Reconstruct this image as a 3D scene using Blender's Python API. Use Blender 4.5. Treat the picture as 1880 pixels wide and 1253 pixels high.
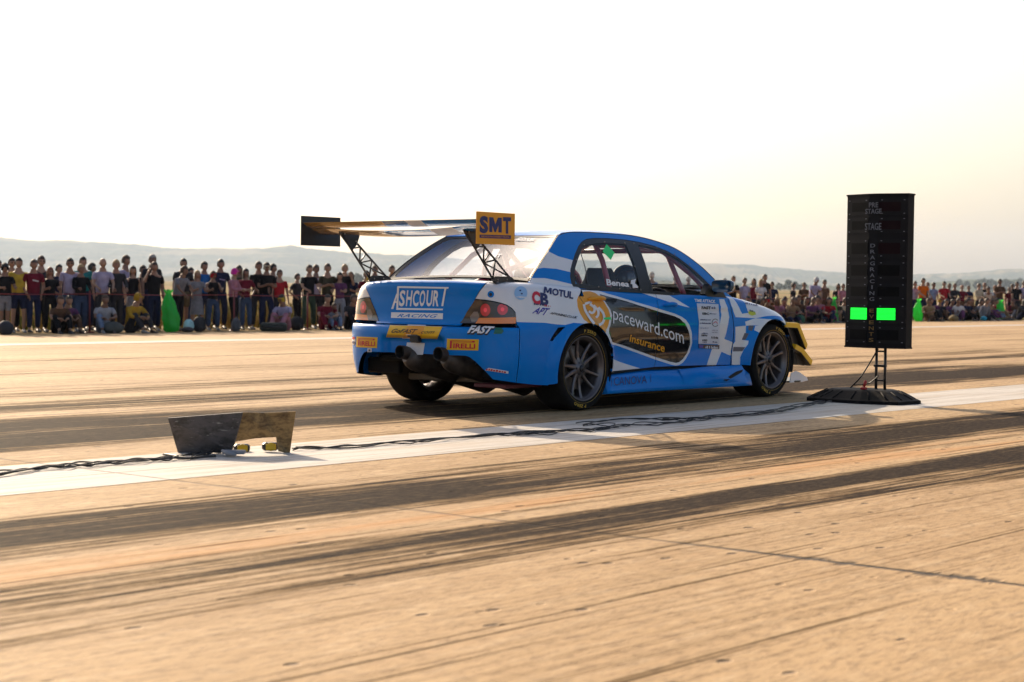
import bpy, bmesh, math, random
import numpy as np
from mathutils import Vector, Matrix
from mathutils.geometry import delaunay_2d_cdt

for o in list(bpy.data.objects): bpy.data.objects.remove(o)
scene = bpy.context.scene
COL = scene.collection
rnd = random.Random(7)
R = math.radians

# ------------------------------------------------------------ camera
FPX, PITCH, ROLL, CAMH = 3235.66, .0299, -.0122, .9011      # focal length in photo pixels (1880 wide)
YAW, CX0, CY0 = .6986, -.1396, 13.6013                      # runway direction; ground point under the rear axle
SY, CY = math.sin(YAW), math.cos(YAW)
_U = np.array([1., 0, 0]); _V = np.array([0, math.sin(PITCH), math.cos(PITCH)]); _D = np.array([0, math.cos(PITCH), -math.sin(PITCH)])
CR = math.cos(ROLL)*_U - math.sin(ROLL)*_V
CU = math.sin(ROLL)*_U + math.cos(ROLL)*_V
cam_data = bpy.data.cameras.new('camera')
cam = bpy.data.objects.new('camera', cam_data); COL.objects.link(cam)
m = Matrix((( CR[0], CU[0], -_D[0], 0), (CR[1], CU[1], -_D[1], 0), (CR[2], CU[2], -_D[2], CAMH), (0, 0, 0, 1)))
cam.matrix_world = m
cam_data.sensor_width = 36; cam_data.lens = FPX/1880*36
cam_data.clip_start = .1; cam_data.clip_end = 30000
cam_data.dof.use_dof = True; cam_data.dof.focus_distance = 12.4; cam_data.dof.aperture_fstop = 4.8
scene.camera = cam

# ------------------------------------------------------------ sky and sun
SUN_EL = R(27)
_d = (-.335, -.942)                                           # shadow direction along / across the runway
SX, SYY = -(_d[0]*SY - _d[1]*CY), -(_d[0]*CY + _d[1]*SY)     # towards the sun, world xy
SUN_ROT = math.atan2(SX, SYY)
world = bpy.data.worlds.new('World'); scene.world = world; world.use_nodes = True
nt = world.node_tree; nt.nodes.clear()
sky = nt.nodes.new('ShaderNodeTexSky'); sky.sky_type = 'NISHITA'; sky.sun_disc = False
sky.sun_elevation = SUN_EL; sky.sun_rotation = SUN_ROT; sky.air_density = 1.0; sky.dust_density = 4.0; sky.ozone_density = .8; sky.altitude = 100
bg = nt.nodes.new('ShaderNodeBackground'); bg.inputs[1].default_value = .135
ow = nt.nodes.new('ShaderNodeOutputWorld')
wb = nt.nodes.new('ShaderNodeVectorMath'); wb.operation = 'MULTIPLY'; wb.inputs[1].default_value = (1., .97, .955)     # warm white balance of the hazy sky
nt.links.new(sky.outputs[0], wb.inputs[0]); nt.links.new(wb.outputs[0], bg.inputs[0]); nt.links.new(bg.outputs[0], ow.inputs[0])
sl = bpy.data.lights.new('sun', 'SUN'); sl.energy = 5.0; sl.angle = R(.55); sl.color = (1, .82, .60)
sun = bpy.data.objects.new('sun', sl); COL.objects.link(sun)
sdir = Vector((SX*math.cos(SUN_EL), SYY*math.cos(SUN_EL), math.sin(SUN_EL)))
sun.rotation_euler = sdir.to_track_quat('Z', 'Y').to_euler(); sun.location = sdir*50
vs = scene.view_settings; vs.view_transform = 'Standard'; vs.look = 'None'; vs.exposure = .50; vs.gamma = 1
scene.render.engine = 'CYCLES'
scene.cycles.max_bounces = 8; scene.cycles.transparent_max_bounces = 16; scene.cycles.volume_bounces = 0

# ------------------------------------------------------------ helpers
def U2(u, v):                     # runway coordinates (along, across) -> world xy
    return (u*SY - v*CY, u*CY + v*SY)
def prop(o, label=None, cat=None, group=None, kind=None):
    if label: o['label'] = label
    if cat: o['category'] = cat
    if group: o['group'] = group
    if kind: o['kind'] = kind
    return o
def empty(name, loc=(0, 0, 0), rz=0):
    o = bpy.data.objects.new(name, None); o.empty_display_size = .2
    o.location = loc; o.rotation_euler = (0, 0, rz); COL.objects.link(o); return o
def link(name, me, parent=None):
    o = bpy.data.objects.new(name, me); COL.objects.link(o)
    if parent: o.parent = parent
    return o
def node_mat(name):
    mt = bpy.data.materials.new(name); mt.use_nodes = True
    n = mt.node_tree.nodes; return mt, mt.node_tree, n['Principled BSDF']
_mats = {}
def pbr(name, col, rough=.5, metal=0, coat=0, var=0., scale=8., bump=0., emit=None, es=0, spec=.5, alpha=1, streak=None):
    if name in _mats: return _mats[name]
    mt, t, b = node_mat(name); L = t.links; N = t.nodes
    b.inputs['Roughness'].default_value = rough; b.inputs['Metallic'].default_value = metal
    b.inputs['Specular IOR Level'].default_value = spec
    b.inputs['Coat Weight'].default_value = coat; b.inputs['Coat Roughness'].default_value = .04
    b.inputs['Base Color'].default_value = (*col, 1)
    if var or bump:
        tc = N.new('ShaderNodeTexCoord'); mp = N.new('ShaderNodeMapping'); L.new(tc.outputs['Object'], mp.inputs[0])
        if streak: mp.inputs['Scale'].default_value = streak
        nz = N.new('ShaderNodeTexNoise'); nz.inputs['Scale'].default_value = scale; nz.inputs['Detail'].default_value = 6
        L.new(mp.outputs[0], nz.inputs[0])
        if var:
            cr = N.new('ShaderNodeMapRange'); cr.inputs[1].default_value = .3; cr.inputs[2].default_value = .7
            cr.inputs[3].default_value = 1-var; cr.inputs[4].default_value = 1+var
            L.new(nz.outputs[0], cr.inputs[0])
            mx = N.new('ShaderNodeVectorMath'); mx.operation = 'SCALE'; mx.inputs[0].default_value = col
            L.new(cr.outputs[0], mx.inputs['Scale']); L.new(mx.outputs[0], b.inputs['Base Color'])
            rr = N.new('ShaderNodeMapRange'); rr.inputs[3].default_value = max(0, rough-.06); rr.inputs[4].default_value = min(1, rough+.08)
            L.new(nz.outputs[0], rr.inputs[0]); L.new(rr.outputs[0], b.inputs['Roughness'])
        if bump:
            bp = N.new('ShaderNodeBump'); bp.inputs['Strength'].default_value = bump; bp.inputs['Distance'].default_value = .01
            L.new(nz.outputs[0], bp.inputs['Height']); L.new(bp.outputs[0], b.inputs['Normal'])
    if emit:
        b.inputs['Emission Color'].default_value = (*emit, 1); b.inputs['Emission Strength'].default_value = es
    _mats[name] = mt; return mt
def glass_mat(name, tint, refl=.9, haze=0., hazecol=(.8, .85, .95)):
    if name in _mats: return _mats[name]
    mt = bpy.data.materials.new(name); mt.use_nodes = True; t = mt.node_tree; N = t.nodes; L = t.links; N.clear()
    out = N.new('ShaderNodeOutputMaterial'); tr = N.new('ShaderNodeBsdfTransparent'); tr.inputs[0].default_value = (*tint, 1)
    gl = N.new('ShaderNodeBsdfGlossy'); gl.inputs[0].default_value = (refl, refl, refl, 1); gl.inputs['Roughness'].default_value = .03
    lw = N.new('ShaderNodeLayerWeight'); lw.inputs[0].default_value = .5
    pw = N.new('ShaderNodeMath'); pw.operation = 'POWER'; L.new(lw.outputs['Facing'], pw.inputs[0]); pw.inputs[1].default_value = 5
    fr = N.new('ShaderNodeMath'); fr.operation = 'MULTIPLY_ADD'; L.new(pw.outputs[0], fr.inputs[0]); fr.inputs[1].default_value = .93; fr.inputs[2].default_value = .07
    mx = N.new('ShaderNodeMixShader'); L.new(fr.outputs[0], mx.inputs[0]); L.new(tr.outputs[0], mx.inputs[1]); L.new(gl.outputs[0], mx.inputs[2])
    last = mx
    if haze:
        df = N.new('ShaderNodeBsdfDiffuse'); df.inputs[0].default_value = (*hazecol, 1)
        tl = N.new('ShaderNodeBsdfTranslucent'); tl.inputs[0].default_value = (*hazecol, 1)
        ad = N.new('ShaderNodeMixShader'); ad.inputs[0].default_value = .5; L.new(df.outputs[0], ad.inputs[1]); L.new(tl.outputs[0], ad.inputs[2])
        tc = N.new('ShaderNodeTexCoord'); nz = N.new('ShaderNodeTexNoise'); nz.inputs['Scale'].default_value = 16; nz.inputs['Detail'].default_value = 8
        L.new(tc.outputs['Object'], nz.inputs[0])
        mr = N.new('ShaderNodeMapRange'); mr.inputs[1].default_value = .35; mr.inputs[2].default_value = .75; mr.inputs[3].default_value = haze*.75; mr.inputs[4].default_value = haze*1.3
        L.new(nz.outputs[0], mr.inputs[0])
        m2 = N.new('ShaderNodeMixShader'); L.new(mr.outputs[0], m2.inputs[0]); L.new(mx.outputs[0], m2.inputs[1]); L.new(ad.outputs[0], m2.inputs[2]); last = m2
    L.new(last.outputs[0], out.inputs[0]); _mats[name] = mt; return mt

class MB:
    """Collects shapes into one mesh."""
    def __init__(s): s.v = []; s.f = []; s.m = []; s.mats = []; s.sm = []
    def mi(s, mat):
        if mat not in s.mats: s.mats.append(mat)
        return s.mats.index(mat)
    def add(s, vs, fs, mat, smooth=False):
        b = len(s.v); s.v += [tuple(v) for v in vs]; k = s.mi(mat)
        for f in fs: s.f.append([b+i for i in f]); s.m.append(k); s.sm.append(smooth)
    def box(s, c, d, mat, rot=None, bev=0):
        x, y, z = d[0]/2, d[1]/2, d[2]/2
        if bev:
            e = min(bev, x*.9, y*.9, z*.9); vs = []
            for sz in (-1, 1):
                for k, (a, b2) in enumerate(((x-e, y-e), (x, y))):
                    pass
            rings = [(-z, e), (-z+e, 0), (z-e, 0), (z, e)]
            vs = []
            for zz, ins in rings:
                X, Y = x-ins, y-ins
                vs += [(-X+e, -Y, zz), (X-e, -Y, zz), (X, -Y+e, zz), (X, Y-e, zz), (X-e, Y, zz), (-X+e, Y, zz), (-X, Y-e, zz), (-X, -Y+e, zz)]
            fs = [[7, 6, 5, 4, 3, 2, 1, 0], [24+i for i in range(8)]]
            for r in range(3):
                for i in range(8): fs.append([r*8+i, r*8+(i+1) % 8, r*8+8+(i+1) % 8, r*8+8+i])
        else:
            vs = [(a*x, b2*y, c2*z) for a in (-1, 1) for b2 in (-1, 1) for c2 in (-1, 1)]
            fs = [[0, 1, 3, 2], [4, 6, 7, 5], [0, 4, 5, 1], [2, 3, 7, 6], [0, 2, 6, 4], [1, 5, 7, 3]]
        M = Matrix.Translation(c) @ (rot.to_4x4() if rot else Matrix.Identity(4))
        s.add([M @ Vector(v) for v in vs], fs, mat); return s
    def tube(s, pts, r, mat, n=8, caps=True, smooth=True, close=False):
        pts = [Vector(p) for p in pts]; rs = r if isinstance(r, (list, tuple)) else [r]*len(pts)
        vs = []; fs = []; up = None
        for i, p in enumerate(pts):
            a = pts[max(i-1, 0)]; b = pts[min(i+1, len(pts)-1)]
            if close: a = pts[i-1]; b = pts[(i+1) % len(pts)]
            d = (b-a).normalized() if (b-a).length > 1e-9 else Vector((0, 0, 1))
            if up is None:
                up = Vector((0, 0, 1)) if abs(d.z) < .9 else Vector((1, 0, 0))
            x = d.cross(up).normalized(); y = x.cross(d).normalized(); up = y
            for k in range(n):
                an = 2*math.pi*k/n; vs.append(p + (x*math.cos(an)+y*math.sin(an))*rs[i])
        m_ = len(pts); rg = m_ if close else m_-1
        for i in range(rg):
            j = (i+1) % m_
            for k in range(n): fs.append([i*n+k, i*n+(k+1) % n, j*n+(k+1) % n, j*n+k])
        s.add(vs, fs, mat, smooth)
        if caps and not close:
            b = len(s.v)-len(vs); k = s.mi(mat)
            s.f.append([b+i for i in range(n)][::-1]); s.m.append(k); s.sm.append(False)
            s.f.append([b+(m_-1)*n+i for i in range(n)]); s.m.append(k); s.sm.append(False)
        return s
    def lathe(s, prof, mat, M=None, n=48, smooth=True, a0=0, a1=2*math.pi):
        """prof = [(radius, height)], axis Z, M places it"""
        M = M or Matrix.Identity(4); full = abs(a1-a0-2*math.pi) < 1e-6; vs = []; fs = []; c = n if full else n+1
        for r_, h_ in prof:
            for k in range(c):
                an = a0+(a1-a0)*k/n; vs.append(M @ Vector((r_*math.cos(an), r_*math.sin(an), h_)))
        for i in range(len(prof)-1):
            for k in range(n): fs.append([i*c+k, i*c+(k+1) % c, (i+1)*c+(k+1) % c, (i+1)*c+k])
        s.add(vs, fs, mat, smooth); return s
    def prism(s, poly, thick, mat, M=None, smooth=False):
        """closed polygon in xy extruded along z by thick, placed by M"""
        M = M or Matrix.Identity(4); n = len(poly)
        vs = [M @ Vector((p[0], p[1], 0)) for p in poly]+[M @ Vector((p[0], p[1], thick)) for p in poly]
        fs = [list(range(n))[::-1], [n+i for i in range(n)]]+[[i, (i+1) % n, n+(i+1) % n, n+i] for i in range(n)]
        s.add(vs, fs, mat, smooth); return s
    def mesh(s, name):
        me = bpy.data.meshes.new(name); me.from_pydata(s.v, [], s.f)
        for mt in s.mats: me.materials.append(mt)
        me.polygons.foreach_set('material_index', s.m); me.polygons.foreach_set('use_smooth', s.sm); me.update(); return me
    def build(s, name, parent=None): return link(name, s.mesh(name), parent)

def text2d(body, bold=0., shear=0., spacing=1.):
    """text as flat triangles: (verts Nx2, faces, width, x-height, cap height)"""
    cu = bpy.data.curves.new('t', 'FONT'); cu.body = body; cu.size = 1; cu.offset = bold; cu.shear = shear; cu.space_character = spacing
    cu.resolution_u = 3
    ob = bpy.data.objects.new('t', cu); COL.objects.link(ob); bpy.context.view_layer.update()
    me = ob.evaluated_get(bpy.context.evaluated_depsgraph_get()).to_mesh()
    v = np.array([x.co[:2] for x in me.vertices]).reshape(-1, 2); f = [list(p.vertices) for p in me.polygons]
    ob.to_mesh_clear(); bpy.data.objects.remove(ob); bpy.data.curves.remove(cu)
    if len(v): v[:, 0] -= v[:, 0].min()
    return v, f
def pip(P, poly):
    """points in polygon"""
    P = np.asarray(P); poly = np.asarray(poly); x, y = P[:, 0], P[:, 1]; ins = np.zeros(len(P), bool)
    j = len(poly)-1
    for i in range(len(poly)):
        xi, yi = poly[i]; xj, yj = poly[j]
        c = ((yi > y) != (yj > y)) & (x < (xj-xi)*(y-yi)/((yj-yi) if yj != yi else 1e-12)+xi)
        ins ^= c; j = i
    return ins
def resample(poly, step, closed=True):
    out = []; n = len(poly)
    for i in range(n if closed else n-1):
        a = np.array(poly[i]); b = np.array(poly[(i+1) % n]); k = max(1, int(math.ceil(np.hypot(*(b-a))/step)))
        for j in range(k): out.append(tuple(a+(b-a)*j/k))
    if not closed: out.append(tuple(poly[-1]))
    return out
def inset(poly, d):
    """shrink a polygon by d"""
    P = np.array(poly, float); n = len(P); A = 0
    for i in range(n): A += P[i-1][0]*P[i][1]-P[i][0]*P[i-1][1]
    sg = 1 if A > 0 else -1; out = []
    for i in range(n):
        a = P[i]-P[i-1]; b = P[(i+1) % n]-P[i]; a /= np.hypot(*a)+1e-12; b /= np.hypot(*b)+1e-12
        n1 = np.array([-a[1], a[0]])*sg; n2 = np.array([-b[1], b[0]])*sg; m_ = n1+n2; q = np.dot(m_, n1)
        out.append(tuple(P[i]+m_/max(q, .4)*d))
    return out
def catmull(pts, per=6, closed=False):
    P = [np.array(p, float) for p in pts]; n = len(P); out = []
    for i in range(n if closed else n-1):
        p0 = P[i-1] if (i > 0 or closed) else P[0]*2-P[1]; p1 = P[i]; p2 = P[(i+1) % n]
        p3 = P[(i+2) % n] if (i+2 < n or closed) else P[-1]*2-P[-2]
        for k in range(per):
            t = k/per; out.append(tuple(.5*((2*p1)+(p2-p0)*t+(2*p0-5*p1+4*p2-p3)*t*t+(3*p1-p0-3*p2+p3)*t**3)))
    if not closed: out.append(tuple(P[-1]))
    return out
# ------------------------------------------------------------ the setting: ground, field, hills
def noise(N, L, vec, scale, detail=4, rough=.5, dist=0):
    n = N.new('ShaderNodeTexNoise'); n.inputs['Scale'].default_value = scale; n.inputs['Detail'].default_value = detail
    n.inputs['Roughness'].default_value = rough; n.inputs['Distortion'].default_value = dist; L.new(vec, n.inputs[0]); return n.outputs[0]
def mth(N, L, op, a, b=None, c=None, clamp=False):
    n = N.new('ShaderNodeMath'); n.operation = op; n.use_clamp = clamp
    for i, q in enumerate((a, b, c)):
        if q is None: continue
        if isinstance(q, (int, float)): n.inputs[i].default_value = q
        else: L.new(q, n.inputs[i])
    return n.outputs[0]
def rng(N, L, v, a, b, c=0., d=1., smooth=True):
    n = N.new('ShaderNodeMapRange'); n.interpolation_type = 'SMOOTHSTEP' if smooth else 'LINEAR'
    for i, q in enumerate((v, a, b, c, d)):
        if isinstance(q, (int, float)): n.inputs[i].default_value = q
        else: L.new(q, n.inputs[i])
    return n.outputs[0]
def mixc(N, L, f, a, b, mode='MIX'):
    n = N.new('ShaderNodeMix'); n.data_type = 'RGBA'; n.blend_type = mode
    for i, q in ((0, f), (6, a), (7, b)):
        if isinstance(q, (int, float)): n.inputs[i].default_value = q
        elif isinstance(q, tuple): n.inputs[i].default_value = (*q, 1)
        else: L.new(q, n.inputs[i])
    return n.outputs[2]
def runway_coords(N, L):
    """vector (u along, v across) from world position"""
    g = N.new('ShaderNodeNewGeometry'); mp = N.new('ShaderNodeVectorRotate'); mp.rotation_type = 'Z_AXIS'
    L.new(g.outputs['Position'], mp.inputs[0]); mp.inputs['Angle'].default_value = -(math.pi/2-YAW)
    sp = N.new('ShaderNodeSeparateXYZ'); L.new(mp.outputs[0], sp.inputs[0])
    return sp.outputs[0], sp.outputs[1], mp.outputs[0]
def scaled(N, L, vec, s, loc=(0, 0, 0)):
    m_ = N.new('ShaderNodeMapping'); m_.inputs['Scale'].default_value = s; m_.inputs['Location'].default_value = loc; L.new(vec, m_.inputs[0]); return m_.outputs[0]

def rubber_mask(N, L, u, v, vec):
    """dark tyre rubber laid in many overlapping streaks along the runway (both lanes)"""
    s1 = noise(N, L, scaled(N, L, vec, (.22, 7, 1), (1, 2, 0)), 1, 3, .6)
    s2 = noise(N, L, scaled(N, L, vec, (.45, 21, 1)), 1, 5, .7)
    s3 = noise(N, L, scaled(N, L, vec, (1.3, 60, 1), (5, 3, 0)), 1, 4, .7)
    gr = noise(N, L, scaled(N, L, vec, (13, 42, 1), (2, 9, 0)), 1, 4, .8)
    wob = noise(N, L, scaled(N, L, vec, (.16, .5, 1), (9, 1, 0)), 1, 3)
    vw = mth(N, L, 'ADD', v, mth(N, L, 'MULTIPLY', mth(N, L, 'SUBTRACT', wob, .5), .6))
    bands = [(4.0, .62, .95), (4.25, .3, 1.05), (5.38, .85, 1.0), (5.35, .5, 1.12), (4.7, 1.5, .42), (3.4, .34, .5), (2.6, .6, .12), (6.1, .14, .30), (8.35, .28, .45), (9.0, 1.6, 1.12), (8.5, .5, 1.15), (10.9, .8, .80), (12.2, .9, .62), (14.6, 1.0, .50), (17.2, .16, .65), (13, 6., .22)]
    tot = None
    for c, w, a in bands:
        d = mth(N, L, 'ABSOLUTE', mth(N, L, 'SUBTRACT', vw, c))
        k = rng(N, L, d, w, w*.25, 0., a)
        if 3 < c < 4.5 and w < 1: k = mth(N, L, 'MULTIPLY', k, rng(N, L, u, 3.2, 6.8, .62, 1.))
        if 5 < c < 6: k = mth(N, L, 'MULTIPLY', k, rng(N, L, u, 3.0, 5.6, .9, 1.))
        tot = k if tot is None else mth(N, L, 'MAXIMUM', tot, k)
    along = noise(N, L, scaled(N, L, vec, (.20, 1.3, 1), (2, 7, 0)), 1, 4, .6)
    k = mth(N, L, 'MULTIPLY', tot, rng(N, L, along, .30, .60, .55, 1.0))
    tex = mth(N, L, 'ADD', mth(N, L, 'ADD', mth(N, L, 'MULTIPLY', s1, .50), mth(N, L, 'MULTIPLY', s2, .62)), mth(N, L, 'ADD', mth(N, L, 'MULTIPLY', s3, .34), mth(N, L, 'MULTIPLY', gr, .10)))
    lvl = mth(N, L, 'ADD', tex, mth(N, L, 'MULTIPLY', k, .44))      # tex is about .62 +- .08
    base = mth(N, L, 'MULTIPLY', rng(N, L, lvl, .94, 1.16), .98)
    base = mth(N, L, 'MULTIPLY', base, rng(N, L, gr, .25, .62, .86, 1.))
    ln = noise(N, L, scaled(N, L, vec, (.05, 7.5, 1), (1, 4, 0)), 1, 2, .4)
    gate = rng(N, L, noise(N, L, scaled(N, L, vec, (.25, .9, 1), (3, 3, 0)), 1, 2), .46, .56)
    l1 = rng(N, L, mth(N, L, 'ABSOLUTE', mth(N, L, 'SUBTRACT', ln, .5)), .010, .003)
    l2 = rng(N, L, mth(N, L, 'ABSOLUTE', mth(N, L, 'SUBTRACT', ln, .56)), .007, .002)
    lb = noise(N, L, scaled(N, L, vec, (.11, 13, 1), (7, 7, 0)), 1, 2, .4)
    g2 = rng(N, L, noise(N, L, scaled(N, L, vec, (.5, 1.6, 1), (1, 8, 0)), 1, 2), .48, .58)
    l3 = mth(N, L, 'MULTIPLY', rng(N, L, mth(N, L, 'ABSOLUTE', mth(N, L, 'SUBTRACT', lb, .5)), .016, .004), g2)
    lines = mth(N, L, 'MULTIPLY', mth(N, L, 'MULTIPLY', mth(N, L, 'MAXIMUM', l1, l2), gate), .70)
    lines = mth(N, L, 'MAXIMUM', lines, mth(N, L, 'MULTIPLY', l3, .22))
    return mth(N, L, 'MAXIMUM', base, lines), k, s2

def concrete():
    mt, t, b = node_mat('runway_concrete'); N, L = t.nodes, t.links
    u, v, vec = runway_coords(N, L)
    rub, k, fine = rubber_mask(N, L, u, v, vec)
    big = noise(N, L, scaled(N, L, vec, (.12, .5, 1)), 1, 4, .6)
    med = noise(N, L, scaled(N, L, vec, (1.3, 5, 1)), 1, 6, .65)
    grit = noise(N, L, scaled(N, L, vec, (11, 36, 1)), 1, 6, .8)
    grit2 = noise(N, L, scaled(N, L, vec, (4, 15, 1), (3, 3, 0)), 1, 6, .75)
    col = mixc(N, L, rng(N, L, big, .36, .62), (.34, .205, .088), (.48, .315, .155))
    col = mixc(N, L, rng(N, L, med, .2, .8, 0., .7), col, (.52, .35, .185))
    col = mixc(N, L, rng(N, L, grit, .46, .64, 0., .72), col, (.17, .10, .045))
    col = mixc(N, L, rng(N, L, grit2, .50, .68, 0., .45), col, (.62, .45, .27))
    # orange stain strip
    ov = mth(N, L, 'ABSOLUTE', mth(N, L, 'SUBTRACT', v, mth(N, L, 'ADD', 4.42, mth(N, L, 'MULTIPLY', big, .45))))
    ora = mth(N, L, 'MULTIPLY', rng(N, L, ov, .30, .05), rng(N, L, noise(N, L, scaled(N, L, vec, (.4, 5, 1), (8, 0, 0)), 1, 5), .42, .6))
    col = mixc(N, L, mth(N, L, 'MULTIPLY', ora, .6), col, (.52, .25, .08))
    # small dark pits and oil drips
    vo = N.new('ShaderNodeTexVoronoi'); L.new(scaled(N, L, vec, (5.0, 8.0, 1)), vo.inputs[0]); vo.inputs['Scale'].default_value = 1
    pit = mth(N, L, 'MULTIPLY', rng(N, L, vo.outputs['Distance'], .15, .07), rng(N, L, noise(N, L, scaled(N, L, vec, (2, 2, 1)), 1, 2), .46, .52))
    col = mixc(N, L, mth(N, L, 'MULTIPLY', pit, .8), col, (.06, .04, .03))
    col = mixc(N, L, rub, col, (.012, .009, .009))
    # slab joints: across every 5 m, along a few lines
    jn = noise(N, L, scaled(N, L, vec, (6, 6, 1)), 1, 4)
    uj = mth(N, L, 'ABSOLUTE', mth(N, L, 'SUBTRACT', mth(N, L, 'FLOORED_MODULO', mth(N, L, 'ADD', u, -5.19+mth_half), 15.), mth_half))
    uj = mth(N, L, 'ADD', uj, mth(N, L, 'MULTIPLY', mth(N, L, 'SUBTRACT', jn, .5), .035))
    ja = rng(N, L, uj, .026, .010)
    spall = mth(N, L, 'MULTIPLY', rng(N, L, uj, .075, .012), rng(N, L, noise(N, L, scaled(N, L, vec, (2.2, 11, 1)), 1, 4), .53, .62))
    spall = mth(N, L, 'MULTIPLY', spall, rng(N, L, v, 3.3, 2.9))
    ja = mth(N, L, 'MULTIPLY', ja, rng(N, L, v, 3.9, 3.0, .45, 1.))
    j = mth(N, L, 'MAXIMUM', ja, spall)
    for c, w in ((10.15, .02), (12.9, .02), (17.25, .035), (20.0, .03)):
        d = mth(N, L, 'ADD', mth(N, L, 'ABSOLUTE', mth(N, L, 'SUBTRACT', v, c)), mth(N, L, 'MULTIPLY', mth(N, L, 'SUBTRACT', jn, .5), .03))
        j = mth(N, L, 'MAXIMUM', j, mth(N, L, 'MULTIPLY', rng(N, L, d, w, w*.4), .75))
    col = mixc(N, L, mth(N, L, 'MULTIPLY', j, .93), col, (.025, .02, .018))
    L.new(col, b.inputs['Base Color'])
    b.inputs['Roughness'].default_value = .80
    L.new(rng(N, L, rub, 0., .5, .30, .03), b.inputs['Specular IOR Level'])
    hgt = mth(N, L, 'SUBTRACT', mth(N, L, 'ADD', mth(N, L, 'MULTIPLY', grit, .35), mth(N, L, 'MULTIPLY', grit2, .4)), mth(N, L, 'MULTIPLY', mth(N, L, 'MAXIMUM', j, pit), 1.5))
    bp = N.new('ShaderNodeBump'); bp.inputs['Strength'].default_value = .7; bp.inputs['Distance'].default_value = .02
    L.new(hgt, bp.inputs['Height']); L.new(bp.outputs[0], b.inputs['Normal'])
    return mt
mth_half = 7.5
def paint_mat(name, worn=.3):
    mt, t, b = node_mat(name); N, L = t.nodes, t.links
    u, v, vec = runway_coords(N, L)
    fine = noise(N, L, scaled(N, L, vec, (.6, 18, 1)), 1, 6, .65); grit = noise(N, L, scaled(N, L, vec, (14, 30, 1)), 1, 4, .7)
    col = mixc(N, L, rng(N, L, fine, .48, .68, 0., worn*1.6), (.54, .50, .45), (.28, .23, .17))
    col = mixc(N, L, rng(N, L, grit, .56, .70, 0., .55), col, (.30, .24, .18))
    rub, k, f2 = rubber_mask(N, L, u, v, vec)
    col = mixc(N, L, mth(N, L, 'MULTIPLY', rub, .6), col, (.10, .08, .07))
    dirt = noise(N, L, scaled(N, L, vec, (.5, 3.5, 1), (4, 4, 0)), 1, 5, .65)
    col = mixc(N, L, rng(N, L, dirt, .50, .70, 0., .55), col, (.40, .31, .22))
    jn = noise(N, L, scaled(N, L, vec, (6, 6, 1)), 1, 4)
    uj = mth(N, L, 'ABSOLUTE', mth(N, L, 'SUBTRACT', mth(N, L, 'FLOORED_MODULO', mth(N, L, 'ADD', u, -5.19+mth_half), 15.), mth_half))
    ja = rng(N, L, mth(N, L, 'ADD', uj, mth(N, L, 'MULTIPLY', mth(N, L, 'SUBTRACT', jn, .5), .035)), .018, .006)
    col = mixc(N, L, mth(N, L, 'MULTIPLY', ja, .8), col, (.12, .09, .07))
    L.new(col, b.inputs['Base Color']); b.inputs['Roughness'].default_value = .75; b.inputs['Specular IOR Level'].default_value = .3
    return mt
def gz(v):
    """ground height across the runway: flat, then a fall to the grass shoulder"""
    if v < 23: return 0.
    return -.22*min(1, (v-23)/7.)**1.2
def strip(name, us, vs_, mat, dz=0, zf=gz):
    V = []; F = []
    for v in vs_:
        for u in us:
            x, y = U2(u, v); V.append((x, y, zf(v)+dz))
    n = len(us)
    for j in range(len(vs_)-1):
        for i in range(n-1): F.append([j*n+i, (j+1)*n+i, (j+1)*n+i+1, j*n+i+1])
    me = bpy.data.meshes.new(name); me.from_pydata(V, [], F); me.materials.append(mat)
    for p in me.polygons: p.use_smooth = True
    me.update(); return prop(link(name, me), kind='structure')

def grass_mat():
    mt, t, b = node_mat('dry_field'); N, L = t.nodes, t.links
    u, v, vec = runway_coords(N, L)
    a = noise(N, L, scaled(N, L, vec, (.25, .05, 1)), 1, 6, .7); c = noise(N, L, scaled(N, L, vec, (.02, .006, 1)), 1, 4)
    col = mixc(N, L, rng(N, L, a, .3, .7), (.20, .135, .06), (.34, .245, .12))
    col = mixc(N, L, rng(N, L, c, .45, .65), col, (.16, .15, .06))
    L.new(col, b.inputs['Base Color']); b.inputs['Roughness'].default_value = 1; b.inputs['Specular IOR Level'].default_value = .05
    return mt
def field_z(v):
    if v < 34: return gz(v)-.005
    return -.22 + 2.5*min(1.6, max(0, (v-60)/900.))**1.1
FIELDM = grass_mat()
strip('runway', [-60, -20, 0, 10, 20, 30, 60, 120, 300, 900], [-30, -5, 3, 8, 14, 20, 23, 24, 25, 26, 27, 28, 29, 30, 31, 32.2], concrete())
strip('centre_line', [-60, 0, 10, 30, 120, 900], [6.40, 7.42], paint_mat('runway_line_paint', .55), .0018)
strip('edge_line', [-60, 0, 10, 30, 120, 900], [21.55, 22.25], paint_mat('edge_line_paint', .6), .003)
strip('field', [-900, -100, 0, 50, 150, 400, 1000, 4000, 12000], [32.2, 34, 60, 100, 200, 400, 800, 1500, 2600, 5000, 9000], FIELDM, 0, field_z)
strip('ground', [-900, 0, 900, 14000], [-900, -30, 32.2, 9500], FIELDM, -.6, lambda v: 0)

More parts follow.
